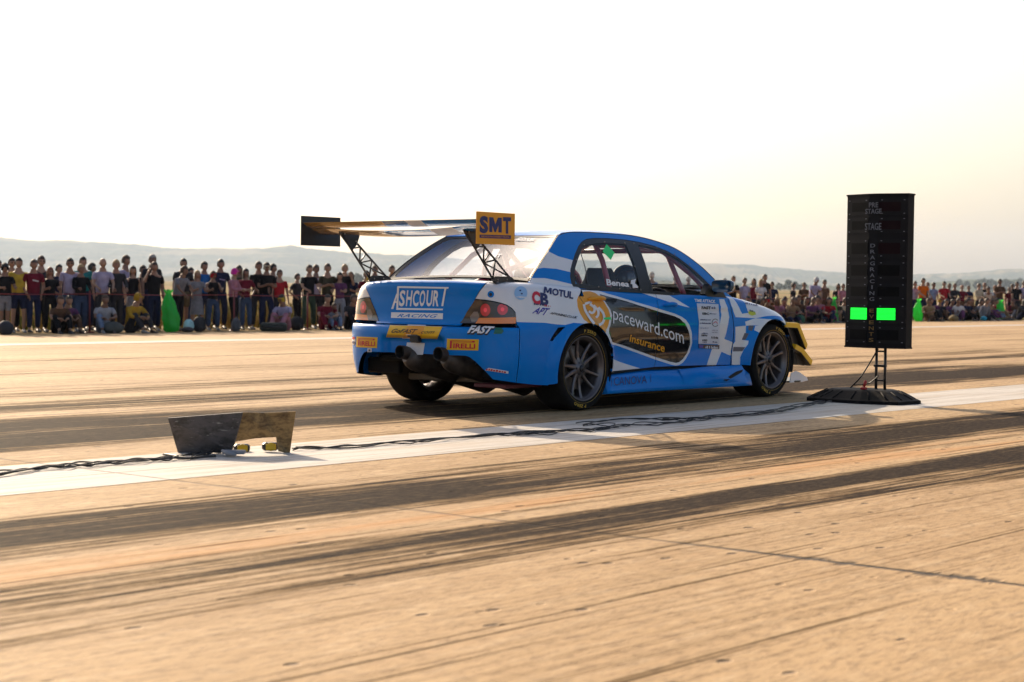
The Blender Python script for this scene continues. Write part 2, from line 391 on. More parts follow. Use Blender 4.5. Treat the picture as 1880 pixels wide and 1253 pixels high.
# hills: a rolling wooded ridge that reaches across the view
def hill_mat():
    mt, t, b = node_mat('wooded_hill'); N, L = t.nodes, t.links
    g = N.new('ShaderNodeNewGeometry')
    a = noise(N, L, scaled(N, L, g.outputs['Position'], (.012, .012, .05)), 1, 6, .65)
    c = noise(N, L, scaled(N, L, g.outputs['Position'], (.002, .002, .02)), 1, 3)
    col = mixc(N, L, rng(N, L, a, .35, .65), (.03, .045, .018), (.09, .10, .045))
    col = mixc(N, L, rng(N, L, c, .5, .62), col, (.20, .17, .09))
    L.new(col, b.inputs['Base Color']); b.inputs['Roughness'].default_value = 1; b.inputs['Specular IOR Level'].default_value = 0
    return mt
HILLM = hill_mat()
def horizon_y(px): return 518.6 + 22.6*px/1863.
def ridge(name, dist, depth, ypts, seed, rough, x0=-1000, x1=3000, step=6, foot=None):
    """a real ridge of hills: its crest stands dist metres away and it is depth metres deep"""
    r_ = random.Random(seed); ph = [(r_.uniform(0, 6.28), f) for f in (.011, .023, .047, .09, .17, .31)]
    cols = []; x = x0
    while x <= x1:
        y = np.interp(x, [p[0] for p in ypts], [p[1] for p in ypts])
        n = sum(math.sin(x*f+p)/(1+i*.7) for i, (p, f) in enumerate(ph))*rough + r_.uniform(-.35, .35)*rough
        h_ = (horizon_y(x)-y+n)/FPX*dist
        cols.append((x, h_)); x += step
    prof = [(-1.0, 0), (-.7, .28), (-.45, .55), (-.2, .83), (0, 1), (.35, .85), (1, .1)]
    V = []; F = []; k = len(prof)
    for i, (x, h_) in enumerate(cols):
        for j, (a, b_) in enumerate(prof):
            Y = dist+a*depth; X = (x-940)/FPX*dist*(1+a*depth/dist*.4)
            V.append((X, Y, (foot or 0)+(h_+.9-(foot or 0))*b_ + (r_.uniform(-1, 1)*dist*.0012 if 0 < j < 6 and j != 4 else 0)))
    for i in range(len(cols)-1):
        for j in range(k-1): F.append([i*k+j, (i+1)*k+j, (i+1)*k+j+1, i*k+j+1])
    me = bpy.data.meshes.new(name); me.from_pydata(V, [], F); me.materials.append(HILLM)
    for p in me.polygons: p.use_smooth = True
    me.update(); return prop(link(name, me), kind='structure')
ridge('hills', 8000, 1500, [(-300, 425), (0, 437), (50, 442), (130, 443), (230, 448), (330, 455), (480, 458), (530, 453), (640, 465), (760, 470), (900, 476), (1100, 480), (1300, 486), (1380, 485), (1420, 490), (1560, 502), (1720, 505), (1780, 502), (1840, 496), (1950, 494), (2250, 490)], 3, 1.3)
ridge('hills.001', 4200, 500, [(-300, 508), (300, 508), (600, 512), (800, 512), (1300, 520), (1420, 523), (1560, 527), (1700, 524), (1790, 516), (1870, 513), (2250, 515)], 8, 1.6, foot=1.0)
HAZE = True
if HAZE:
    hz = MB(); hz.box((300, 5000, 174), (12400, 10800, 352), None)
    hm = bpy.data.materials.new('haze_air'); hm.use_nodes = True; hn = hm.node_tree; hn.nodes.clear()
    ho = hn.nodes.new('ShaderNodeOutputMaterial'); hv = hn.nodes.new('ShaderNodeVolumePrincipled')
    hv.inputs['Color'].default_value = (.62, .74, .92, 1); hv.inputs['Density'].default_value = .00008; hv.inputs['Anisotropy'].default_value = .35
    hn.links.new(hv.outputs[0], ho.inputs['Volume'])
    hz.mats = [hm]; ho_ = hz.build('haze'); prop(ho_, kind='stuff', label='pale haze hanging over the airfield and the hills', cat='haze')

# tall dry grass behind the spectators
GRASSM = pbr('tall_dry_grass', (.30, .20, .055), 1, var=.35, scale=.6, spec=.05); GRASSG = pbr('green_weeds', (.10, .12, .02), 1, var=.35, scale=.6, spec=.05)
gb = MB(); rg = random.Random(5)
for i in range(15000):
    v = 34.8+rg.random()**1.6*24; u = rg.uniform(14, 95) if rg.random() < .6 else rg.uniform(14, 50); x, y = U2(u+(v-34)*.8, v); h_ = rg.uniform(.18, .62)*(1.2 if math.sin(u*.7)+math.sin(u*.23) > .5 else .8); w = rg.uniform(.012, .03); a = rg.uniform(-.15, .15); z = field_z(v)
    gb.add([(x-w, y, z), (x+w, y, z), (x+a+w*.3, y+rg.uniform(-.1, .1), z+h_*.7), (x+a*1.8, y, z+h_)], [[0, 1, 2], [0, 2, 3]], GRASSG if rg.random() < .3 else GRASSM)
prop(gb.build('grass'), 'tall dry yellow grass behind the spectators', 'grass', kind='stuff')
# ------------------------------------------------------------ the race car: surfaces
# car frame: x forward from the rear axle, y to the car's right (towards the camera), z up
_L = np.array([SY, CY]); _T = np.array([CY, -SY])
def proj_car(P):
    P = np.asarray(P, float); g = np.array([CX0, CY0])+P[:, :1]*_L+P[:, 1:2]*_T
    Q = np.stack([g[:, 0], g[:, 1], P[:, 2]-CAMH], 1)
    d = Q @ _D; return np.stack([940+FPX*(Q @ CR)/d, 626.5-FPX*(Q @ CU)/d], 1)
def hit(px, py, ax, val):
    d = _D + (px-940)/FPX*CR - (py-626.5)/FPX*CU
    d = np.array([d[:2] @ _L, d[:2] @ _T, d[2]]); c = -np.array([CX0, CY0]); C = np.array([c @ _L, c @ _T, CAMH])
    return C+(val-C[ax])/d[ax]*d
def cr1(tab, x):
    """catmull-rom through rows of tab at fractional index x"""
    n = len(tab); i = np.clip(np.floor(x).astype(int), 0, n-2); t = (x-i)[:, None]
    p = lambda k: tab[np.clip(k, 0, n-1)]
    p0, p1, p2, p3 = p(i-1), p(i), p(i+1), p(i+2)
    p0 = np.where((i == 0)[:, None], 2*p1-p2, p0); p3 = np.where((i == n-2)[:, None], 2*p2-p1, p3)
    return .5*((2*p1)+(p2-p0)*t+(2*p0-5*p1+4*p2-p3)*t*t+(3*p1-p0-3*p2+p3)*t**3)

class Patch:
    def __init__(s, ranges): s.r = ranges; s._g = None
    def P(s, S, T): raise NotImplementedError
    def normal(s, S, T, e=.004):
        a = s.P(S+e, T)-s.P(S-e, T); b = s.P(S, T+e)-s.P(S, T-e); n = np.cross(a, b)
        n /= np.linalg.norm(n, axis=1)[:, None]+1e-12; return n*s.sgn
    sgn = 1
    def _inv(s, pts, fn, key):
        if s._g is None: s._g = {}
        if key not in s._g:
            a = np.linspace(*s.r[0], 160); b = np.linspace(*s.r[1], 60); A, B = np.meshgrid(a, b); A = A.ravel(); B = B.ravel()
            Pn = s.P(A, B); n = s.normal(A, B); q = fn(Pn); ok = np.ones(len(A), bool)
            if key == 'px':
                c = -np.array([CX0, CY0]); C = np.array([c @ _L, c @ _T, CAMH]); ok = ((C-Pn)*n).sum(1) > .02
            s._g[key] = (A[ok], B[ok], q[ok])
        A, B, q = s._g[key]; pts = np.asarray(pts, float)
        out = np.zeros((len(pts), 2))
        for k, p in enumerate(pts):
            i = np.argmin(((q-p)**2).sum(1)); out[k] = (A[i], B[i])
        S, T = out[:, 0].copy(), out[:, 1].copy(); e = 1e-3
        for _ in range(8):
            f0 = fn(s.P(S, T)); fa = (fn(s.P(S+e, T))-f0)/e; fb = (fn(s.P(S, T+e))-f0)/e; r_ = pts-f0
            det = fa[:, 0]*fb[:, 1]-fa[:, 1]*fb[:, 0]; det = np.where(abs(det) < 1e-9, 1e-9, det)
            dS = (r_[:, 0]*fb[:, 1]-r_[:, 1]*fb[:, 0])/det; dT = (fa[:, 0]*r_[:, 1]-fa[:, 1]*r_[:, 0])/det
            S = S+np.clip(dS, -.1, .1); T = T+np.clip(dT, -.1, .1)
        return np.stack([S, T], 1)
    def px(s, pts): return [tuple(q) for q in s._inv(pts, proj_car, 'px')]
    def xz(s, pts): return [tuple(q) for q in s._inv(pts, lambda P: P[:, [0, 2]], 'xz')]
    def yz(s, pts): return [tuple(q) for q in s._inv(pts, lambda P: P[:, [1, 2]], 'yz')]

WR, WF, HUB = 0., 2.625, .314
RAR, RAF = .338, .352
def sstep(x): x = np.clip(x, 0, 1); return x*x*(3-2*x)
class Lower(Patch):
    """the car's lower skin, from the middle of the tail round the side to the middle of the nose"""
    sgn = -1
    def __init__(s):
        base = [(-.925, 0), (-.918, .30), (-.885, .55), (-.80, .735), (-.665, .835), (-.40, .868), (0, .872), (.5, .855), (1.2, .853), (2.0, .855), (2.625, .86), (2.92, .83), (3.12, .72), (3.26, .55), (3.34, .3), (3.36, 0)]
        ztop = [.950, .948, .938, .932, .934, .930, .915, .900, .885, .862, .782, .70, .65, .645, .65, .655]
        lev = [.215, .36, .50, .60, .645, .74, .84, .91, .95, .97]
        insR = [.05, .015, 0, 0, .055, .062, .060, .052, .085, .24]
        insS = [.03, .01, 0, 0, .002, .012, .030, .052, .085, .16]
        insC = [.045, .01, 0, .0, .020, .030, .042, .065, .11, .21]
        insF = [.03, 0, 0, .01, .02, .04, .075, .13, .22, .42]
        insW = [.03, .01, 0, 0, .002, .008, .02, .05, .11, .26]
        B = np.array(base); n = len(base); net = np.zeros((n, 10, 3))
        for k in range(n):
            t = B[min(k+1, n-1)]-B[max(k-1, 0)]
            if k == 0 or k == n-1: t = np.array([0, 1.]) if k == 0 else np.array([0, -1.])
            t = t/np.hypot(*t); nrm = np.array([-t[1], t[0]])      # outward
            ins = insR if k <= 2 else insC if k <= 4 else insS if k <= 9 else insW if k <= 11 else insF
            zt = ztop[k]; z0 = .215 if k < 5 else .22
            for j in range(10):
                f = (lev[j]-.60)/(.95-.60)
                z = lev[j] if j <= 3 else .60+(zt-.60)*(lev[j]-.60)/.35
                if k <= 3 and j == 9: z = zt+.018
                if j == 8: z = zt
                if j == 9: z = zt+(.012 if k < 10 else .03)
                if j == 0: z = z0
                q = B[k]-nrm*ins[j]; net[k, j] = (q[0], max(q[1], 0) if k not in (0, n-1) else 0, z)
        s.net = net; s.n = n
        d = np.hypot(*(B[1:]-B[:-1]).T); s.sa = np.concatenate([[0], np.cumsum(d)]); s.tb = np.array(lev); s.tb[9] = 1.04
        s.r = ((-1.1, s.sa[-1]), (s.tb[0], s.tb[-1])); s._g = None
    def P(s, S, T):
        S0 = np.asarray(S, float); S = abs(S0); T = np.asarray(T, float)
        i = np.interp(S, s.sa, np.arange(s.n)); j = np.interp(T, s.tb, np.arange(10))
        # extrapolate slightly beyond the ends, for normals
        i = i+np.where(S > s.sa[-1], (S-s.sa[-1])/(s.sa[-1]-s.sa[-2]), 0)
        j = j+np.where(T < s.tb[0], (T-s.tb[0])/.14, 0)+np.where(T > s.tb[-1], (T-s.tb[-1])/.09, 0)
        ii = np.clip(np.floor(j).astype(int), 0, 8); t = (j-ii)
        def row(k):
            k = np.clip(k, 0, 9); out = np.zeros((len(S), 3))
            for q in range(10):
                mk = k == q
                if mk.any(): out[mk] = cr1(s.net[:, q], i[mk])
            return out
        p1, p2 = row(ii), row(ii+1); p0 = np.where((ii == 0)[:, None], 2*p1-p2, row(ii-1)); p3 = np.where((ii == 8)[:, None], 2*p2-p1, row(ii+2)); t = t[:, None]
        o = .5*((2*p1)+(p2-p0)*t+(2*p0-5*p1+4*p2-p3)*t*t+(3*p1-p0-3*p2+p3)*t**3)
        # flared arches
        side = sstep((o[:, 0]+.66)/.2)*sstep((3.08-o[:, 0])/.25)
        for wx, ra, A, wd in ((WR, RAR, .052, .085), (WF, RAF, .050, .10)):
            d = np.hypot(o[:, 0]-wx, np.maximum(o[:, 2]-HUB, -.02)); k = sstep(1-(d-ra)/wd)
            o[:, 1] += A*k*side*sstep((.90-o[:, 2])/.18)
        # crease along the doors, scallop low on the door
        dm = sstep((o[:, 0]-.3)/.3)*sstep((2.25-o[:, 0])/.3)
        o[:, 1] += dm*(.010*np.exp(-((o[:, 2]-.765)/.02)**2)-.022*np.exp(-((o[:, 2]-.40)/.10)**2))
        # recess for the plate in the rear bumper
        rc = (o[:, 0] < -.78)*sstep((.33-abs(o[:, 1]))/.07)*sstep((.550-o[:, 2])/.03)*sstep((o[:, 2]-.25)/.05)
        o[:, 0] += .045*rc
        o[:, 1] *= np.where(S0 < 0, -1, 1)
        return o
LB = Lower()

def Yg(x, z):
    u = (z-.90)/.44; return .797-.075*u-.155*np.maximum(u, 0)**2 - .058*((x-.75)/1.2)**2*np.where(x > .75, .7, 1.1)
class Green(Patch):
    """side of the cabin, parametrised directly by x and z"""
    sgn = -1
    r = ((-.6, 2.3), (.82, 1.36)); _g = None
    def __init__(s): pass
    def P(s, S, T):
        S = np.asarray(S, float); T = np.asarray(T, float); return np.stack([S, Yg(S, T), T], 1)
GS = Green()
# roof rail as seen in the photograph, solved onto the cabin side
def rail_pt(px, py):
    y = .65
    for _ in range(12): q = hit(px, py, 1, y); y = float(Yg(q[0], q[2]))
    return (q[0], y, q[2])
RAILPX = [(973, 516), (986, 495), (1003, 468), (1026, 431.5), (1043, 427), (1070, 426.5), (1110, 428.5), (1160, 433), (1200, 442), (1240, 457), (1280, 484), (1310, 512), (1330, 535)]
RAIL = np.array([rail_pt(*p) for p in RAILPX])
CENT = np.array([(-.385, 0, .985), (-.24, 0, 1.055), (-.02, 0, 1.165), (.30, 0, 1.318), (.42, 0, 1.345), (.62, 0, 1.362), (.85, 0, 1.375), (1.10, 0, 1.376), (1.40, 0, 1.352), (1.62, 0, 1.30), (1.90, 0, 1.155), (2.12, 0, 1.03), (2.27, 0, .925)])
class Roof(Patch):
    """rear screen, roof and windscreen as one sheet from rail to rail; S = distance along, T = -1..1 across"""
    sgn = 1
    def __init__(s):
        d = np.linalg.norm(np.diff(CENT, axis=0), axis=1); s.sa = np.concatenate([[0], np.cumsum(d)]); s.r = ((0, s.sa[-1]), (-.7, .7)); s._g = None
    def P(s, S, T):
        S = np.asarray(S, float); T = np.asarray(T, float)/.7
        i = np.interp(S, s.sa, np.arange(len(s.sa)))+np.where(S < 0, S/s.sa[1], 0)
        a = cr1(RAIL, i); c = cr1(CENT, i); w = abs(T); o = np.zeros_like(a)
        o[:, 0] = c[:, 0]+(a[:, 0]-c[:, 0])*w**2; o[:, 2] = c[:, 2]+(a[:, 2]-c[:, 2])*w**2.3; o[:, 1] = a[:, 1]*T
        return o
RF = Roof()
class Deck(Patch):
    """boot deck or bonnet between the two shoulders; S = x, T = -1..1 across"""
    sgn = 1
    def __init__(s, x0, x1, front, crown, dz=0):
        a = np.linspace(0, LB.r[0][1], 400); q = LB.P(a, np.full(400, LB.tb[8]+.045)); k = (q[:, 0] > 1.9) if front else (q[:, 0] < 0.2)
        q = q[k]; o = np.argsort(q[:, 0]); s.t = q[o]; s.r = ((x0, x1), (-.8, .8)); s._g = None; s.crown = crown; s.front = front; s.dz = dz
    def P(s, S, T):
        S = np.asarray(S, float); T = np.asarray(T, float)/.8
        y = np.interp(S, s.t[:, 0], s.t[:, 1]); z = np.interp(S, s.t[:, 0], s.t[:, 2])
        return np.stack([S, y*T, z+s.dz+s.crown*(1-abs(T)**2.4)], 1)
DK = Deck(-.77, -.25, False, .018, -.002)
HD = Deck(1.95, 3.24, True, .055, -.002)

# ------------------------------------------------------------ panels cut from the surfaces
car = empty('race_car', (CX0, CY0, 0), math.pi/2-YAW)
prop(car, 'blue and white racing saloon car with a tall rear wing, driving away on the runway', 'car')
def lc(P, side=1):
    """car frame -> local frame of the car's Empty (y to the left)"""
    P = np.asarray(P, float); q = P.copy(); q[..., 1] = -P[..., 1]*side; return q

def cut(patch, outline, holes=(), paints=(), step=.035):
    """triangulate the region of a patch inside outline; returns (pts ST, tris, paint index per tri)"""
    V = []; E = []
    def loop(poly, closed=True):
        q = resample(poly, step, closed); b = len(V); V.extend(q); n = len(q)
        for i in range(n if closed else n-1): E.append((b+i, b+(i+1) % n))
    loop(outline)
    for h_ in holes: loop(h_)
    for _, p in paints: loop(p)
    o = np.array(outline); lo, hi = o.min(0), o.max(0)
    g = [(x+(step/2 if j % 2 else 0), y) for j, y in enumerate(np.arange(lo[1]+step/2, hi[1], step)) for x in np.arange(lo[0]+step/2, hi[0], step)]
    if g:
        g = np.array(g); g = g[pip(g, outline)]
        allv = np.array(V); keep = []
        for q in g:
            if ((allv-q)**2).sum(1).min() > (step*.4)**2: keep.append(tuple(q))
        V += keep
    r_ = delaunay_2d_cdt([Vector(v) for v in V], E, [], 0, 1e-6, False)
    P = np.array([tuple(v) for v in r_[0]]); F = [list(f) for f in r_[2]]
    c = P[np.array(F)].mean(1); ok = pip(c, outline)
    for h_ in holes: ok &= ~pip(c, h_)
    pi = np.zeros(len(F), int)-1
    for k, (_, p) in enumerate(paints): pi[pip(c, p)] = k
    F = [f for f, o_ in zip(F, ok) if o_]; pi = pi[ok]
    return P, F, pi

class Panels:
    """mesh with exact surface normals, built from cut patches, mirrored sides and decals"""
    def __init__(s): s.v = []; s.f = []; s.m = []; s.ln = []; s.mats = []; s.sharp = set()
    def mi(s, m_):
        if m_ not in s.mats: s.mats.append(m_)
        return s.mats.index(m_)
    def add(s, V, F, mat, N=None, orient=None):
        b = len(s.v); s.v += [tuple(v) for v in V]; V = np.asarray(V); mats = mat if isinstance(mat, list) else [mat]*len(F)
        for f, m_ in zip(F, mats):
            a = np.cross(V[f[1]]-V[f[0]], V[f[2]]-V[f[0]])
            if N is not None:
                if np.dot(a, N[f[0]]+N[f[1]]+N[f[2]]) < 0: f = f[::-1]
                nn = [tuple(N[i]) for i in f]
            else:
                a = a/(np.linalg.norm(a)+1e-12); nn = [tuple(a)]*len(f)
            s.f.append([b+i for i in f]); s.m.append(s.mi(m_)); s.ln += nn
    def panel(s, patch, outline, base, holes=(), paints=(), sides=(1,), step=.035, thick=.018, off=0., seam=None, gap=.0022):
        outline = inset(outline, gap) if gap else outline
        P, F, pi = cut(patch, outline, holes, paints, step)
        S, T = P[:, 0], P[:, 1]; W = patch.P(S, T); N = patch.normal(S, T); W = W+N*off
        mats = [base if k < 0 else paints[k][0] for k in pi]
        cnt = {}
        for f in F:
            for a, b in zip(f, f[1:]+f[:1]):
                e = (min(a, b), max(a, b)); cnt[e] = cnt.get(e, 0)+1
        be = [e for e, c in cnt.items() if c == 1]
        for sd in sides:
            Wl, Nl = lc(W, sd), lc(N, sd)
            b0 = len(s.v); s.add(Wl, F, mats, Nl)
            if thick:
                inner = {}; rf = []; rn = []
                for a, b in be:
                    if seam is not None and seam(W[a]) and seam(W[b]): continue
                    for q in (a, b):
                        if q not in inner: inner[q] = len(s.v); s.v.append(tuple(Wl[q]-Nl[q]*thick))
                    n_ = np.cross(Wl[b]-Wl[a], Nl[a]); n_ = tuple(n_/(np.linalg.norm(n_)+1e-12))
                    s.sharp.add((b0+min(a, b), b0+max(a, b))); s.f.append([b0+a, b0+b, inner[b], inner[a]]); s.m.append(s.mi(base)); s.ln += [n_]*4
        return s
    def decal_px(s, patch, V, F, quad, mat, off=.0025, sides=(1,)):
        """flat art (V in a unit frame) laid on the surface so that the frame's corners fall on quad
           (photo points: bottom-left, bottom-right, top-right, top-left)"""
        V = np.asarray(V, float); q = np.array(quad, float); u, v = V[:, :1], V[:, 1:2]
        p = q[0]*(1-u)*(1-v)+q[1]*u*(1-v)+q[2]*u*v+q[3]*(1-u)*v
        F = [t for f in F for t in ([f[0], f[i], f[i+1]] for i in range(1, len(f)-1))]
        p = [tuple(a) for a in p]
        for _ in range(3):           # split long triangles so that the art follows the surface
            nf = []; mid = {}; ch = False
            def md(a, b):
                k = (min(a, b), max(a, b))
                if k not in mid: mid[k] = len(p); p.append(((p[a][0]+p[b][0])/2, (p[a][1]+p[b][1])/2))
                return mid[k]
            ln = lambda a, b: math.hypot(p[a][0]-p[b][0], p[a][1]-p[b][1])
            for f in F:
                e = [ln(f[0], f[1]), ln(f[1], f[2]), ln(f[2], f[0])]; k = e.index(max(e))
                if e[k] > 5: a, b, c = f[k], f[(k+1) % 3], f[(k+2) % 3]; m_ = md(a, b); nf += [[a, m_, c], [m_, b, c]]; ch = True
                else: nf.append(f)
            F = nf
            if not ch: break
        st = np.array(patch.px(p)); W = patch.P(st[:, 0], st[:, 1]); N = patch.normal(st[:, 0], st[:, 1])
        W = W+N*off
        for sd in sides: s.add(lc(W, sd), F, mat, lc(N, sd))
    def letter_m(s, patch, quad, mat, off=.003):
        q = np.array(quad, float); uv = lambda u, v: tuple(q[0]*(1-u)*(1-v)+q[1]*u*(1-v)+q[2]*u*v+q[3]*(1-u)*v)
        s.poly(patch, [uv(*t) for t in ((0, 0), (0, 1), (.30, 1), (.5, .42), (.70, 1), (1, 1), (1, 0), (.76, 0), (.76, .62), (.58, .12), (.42, .12), (.24, .62), (.24, 0))], mat, off)
    def text(s, patch, body, quad, mat, bold=.0, shear=0., xh=False, off=.003, spacing=1., fit=1.):
        V, F = text2d(body, bold, shear, spacing)
        if not len(V): return
        top = .52 if xh else .70
        V = V.copy(); V[:, 0] /= V[:, 0].max()*fit; V[:, 1] /= top
        s.decal_px(patch, V, F, quad, mat, off)
    def poly(s, patch, pts, mat, off=.002, step=6):
        """a filled shape traced in photo points, on the surface"""
        q = resample(pts, step); V = [Vector(p) for p in q]; n = len(q); o = np.array(pts); lo, hi = o.min(0), o.max(0)
        g = np.array([(x, y) for y in np.arange(lo[1]+2.5, hi[1], 4) for x in np.arange(lo[0]+2.5, hi[0], 5)]).reshape(-1, 2)
        if len(g):
            g = g[pip(g, pts)]; qa = np.array(q); V += [Vector(p) for p in g if ((qa-p)**2).sum(1).min() > 2.]
        r_ = delaunay_2d_cdt(V, [(i, (i+1) % n) for i in range(n)], [], 0, 1e-5, False)
        P = np.array([tuple(v) for v in r_[0]]); F = [list(f) for f in r_[2]]; c = P[np.array(F)].mean(1); ok = pip(c, pts)
        F = [f for f, o_ in zip(F, ok) if o_]
        st = np.array(patch.px(P)); W = patch.P(st[:, 0], st[:, 1]); N = patch.normal(st[:, 0], st[:, 1])
        s.add(lc(W+N*off), F, mat, lc(N))
    def marks(s, patch, quad, mat, n, seed=1, off=.005):
        """unreadably small print: a row of little uneven strokes"""
        rr = random.Random(seed); q = np.array(quad, float); x = 0.
        while x < 1:
            w = rr.uniform(.5, .9)/n; a, b = x, min(1, x+w); lo = rr.choice((0, 0, .1)); hi = rr.choice((1, 1, .8, .75))
            pts = [tuple(q[0]*(1-u)*(1-v)+q[1]*u*(1-v)+q[2]*u*v+q[3]*(1-u)*v) for u, v in ((a, lo), (b, lo), (b, hi), (a, hi))]
            st = np.array(patch.px(pts)); W = patch.P(st[:, 0], st[:, 1]); N = patch.normal(st[:, 0], st[:, 1]); s.add(lc(W+N*off), [[0, 1, 2, 3]], mat, lc(N)); x += w+.25/n*rr.choice((1, 1, 3))
    def build(s, name, parent):
        me = bpy.data.meshes.new(name); me.from_pydata(s.v, [], s.f)
        for m_ in s.mats: me.materials.append(m_)
        me.polygons.foreach_set('material_index', s.m); me.polygons.foreach_set('use_smooth', [True]*len(s.f))
        me.update()
        if s.sharp:
            at = me.attributes.new('sharp_edge', 'BOOLEAN', 'EDGE')
            at.data.foreach_set('value', [tuple(sorted(e.vertices)) in s.sharp for e in me.edges])
        me.normals_split_custom_set(s.ln); me.update()
        return link(name, me, parent)
def crop(pts, sc, ox, oy): return [(ox+x/sc, oy+y/sc) for x, y in pts]
C1 = lambda *p: crop(p, 4.3209, 530, 370)      # tail
C3 = lambda *p: crop(p, 5.2206, 900, 400)      # cabin and quarter
C4 = lambda *p: crop(p, 5.875, 1040, 420)      # side windows
C5 = lambda *p: crop(p, 6.7143, 1060, 520)     # doors
C6 = lambda *p: crop(p, 6.2643, 1240, 530)     # front wing
C7 = lambda *p: crop(p, 6.959, 980, 580)       # rear wheel
C2 = lambda *p: crop(p, 4.8188, 640, 500)      # bumper
def circ(cx, cy, rx, ry=None, n=24, a0=0, a1=360):
    ry = ry or rx; return [(cx+rx*math.cos(R(a0+(a1-a0)*k/n)), cy+ry*math.sin(R(a0+(a1-a0)*k/n))) for k in range(n+(0 if a1-a0 >= 360 else 1))]
# ------------------------------------------------------------ the race car: parts
BLUE = pbr('blue_paint', (.000, .205, .66), .30, coat=.22, spec=.12, var=.04, scale=3)
WHT = pbr('white_paint', (.76, .77, .80), .34, coat=.35, var=.03, scale=3)
BLK = pbr('black_vinyl', (.012, .012, .014), .12, coat=.6)
CARB = pbr('carbon_black', (.012, .012, .013), .38, coat=.3, var=.3, scale=40)
TRIMK = pbr('black_trim', (.012, .014, .018), .42)
YEL = pbr('yellow_sticker', (.86, .50, .015), .4)
ORG = pbr('orange_sticker', (.80, .33, .008), .38)
LWHT = pbr('white_lettering', (.82, .82, .84), .45)
NAVY = pbr('navy_lettering', (.012, .02, .12), .45)
REDL = pbr('red_lettering', (.60, .01, .04), .45)
DBL = pbr('dark_lettering', (.015, .015, .02), .5)
PBL = pbr('pale_blue_sticker', (.30, .52, .80), .4)
GRN = pbr('green_sticker', (.02, .72, .16), .4, emit=(.02, .72, .16), es=0)
SHEET = pbr('sponsor_sheet', (.66, .68, .76), .4)
RUB = pbr('tyre_rubber', (.012, .011, .011), .78, var=.25, scale=30, spec=.15)
RIM = pbr('gunmetal_rim', (.15, .13, .13), .34, metal=.75, coat=.2)
HOLE = pbr('dark_void', (.006, .006, .007), .8)
STEEL = pbr('worn_steel', (.30, .27, .24), .42, metal=.9, var=.25, scale=20)
EXH = pbr('sooty_exhaust', (.09, .075, .065), .5, metal=.6, var=.4, scale=14)
AMB = pbr('amber_lens', (.85, .22, .01), .15, coat=1)
SMOKE = pbr('smoked_lens', (.045, .026, .024), .10, coat=.7)
REDLENS = pbr('red_lens', (.62, .02, .03), .12, coat=1, emit=(.8, .02, .03), es=.01)
CAGE = pbr('cage_paint', (.36, .035, .07), .38, coat=.4)
INT = pbr('interior_paint', (.035, .06, .10), .6, var=.2, scale=5)
SEATM = pbr('seat_fabric', (.012, .014, .022), .7)
SIDEGL = glass_mat('side_perspex', (.90, .93, .96), .6)
REARGL = glass_mat('rear_perspex', (.93, .96, 1.0), 1., .09, (.50, .66, 1.0))  # milky perspex; the pale sky reflection is put into its bluish haze colour
GOLD = pbr('gold_wing', (.42, .24, .05), .22, metal=.3, coat=1)

Tm, TM = LB.r[1]; SL = LB.r[0][1]
stx = lambda x, z: LB.xz([(x, z)])[0]
sp = lambda x, y: LB.px([(x, y)])[0]
def onS(pt, T): return (pt[0], T)

# ---- livery regions of the near side, traced on the lower skin (photo points -> surface)
def LBP(px): return LB.px(resample(px, 14))
banner_out = C5((60, 50), (260, 96), (600, 198), (1000, 316), (1200, 378), (1290, 418), (1340, 455), (1380, 515), (1410, 610), (1415, 740), (1385, 850), (1340, 930), (1300, 982), (1250, 1012), (1210, 1018), (1150, 1005), (960, 943), (600, 812), (420, 747), (330, 655))
banner_in = C5((265, 135), (600, 223), (990, 348), (1200, 410), (1265, 440), (1330, 500), (1372, 590), (1390, 680), (1388, 760), (1355, 860), (1300, 940), (1255, 975), (1215, 985), (1150, 972), (960, 912), (600, 780), (430, 728), (388, 620), (410, 400), (345, 255))
emblem = C5((-5, 210), (10, 165), (40, 125), (85, 105), (150, 100), (215, 120), (265, 155), (330, 235), (385, 330), (405, 395), (385, 510), (345, 610), (312, 628), (280, 605), (200, 540), (80, 452), (30, 370), (2, 290))
emblem_w = C5((-20, 200), (5, 130), (60, 80), (160, 76), (250, 110), (350, 240), (405, 325), (428, 400), (405, 530), (365, 640), (318, 655), (275, 625), (190, 560), (70, 475), (10, 390), (-18, 290))
W_quarter = [(880, 505), (1000, 505), (1060, 524), (1075, 530), (1096, 545), (1112, 570), (1118, 596), (1112, 618), (1104, 610), (1090, 601), (1072, 594.5), (1053, 593), (1038, 597), (1022.6, 596), (1000, 593), (948, 591.6), (930, 600), (840, 600), (845, 560)]
W_wedge = C5((800, 126), (960, 136), (1130, 150), (1260, 225), (1385, 302), (1330, 292), (1180, 250), (1000, 190))
W_tri = C5((378, 850), (400, 928), (460, 945), (520, 972), (640, 1012), (775, 1052), (640, 1066), (383, 1100), (370, 1000))
W_A = C6((505, 122), (560, 124), (600, 222), (619, 330), (602, 430), (585, 510), (562, 580), (655, 618), (650, 772), (620, 768), (530, 728), (465, 887), (358, 887), (420, 700), (500, 640), (508, 420), (530, 300))
W_B = C6((745, 250), (792, 335), (812, 430), (806, 520), (770, 592), (842, 602), (835, 640), (782, 708), (745, 790), (742, 900), (648, 900), (650, 770), (665, 640), (690, 610), (692, 330), (650, 210), (618, 120))
W_C = C6((800, 165), (832, 262), (872, 330), (908, 378), (918, 430), (905, 480))

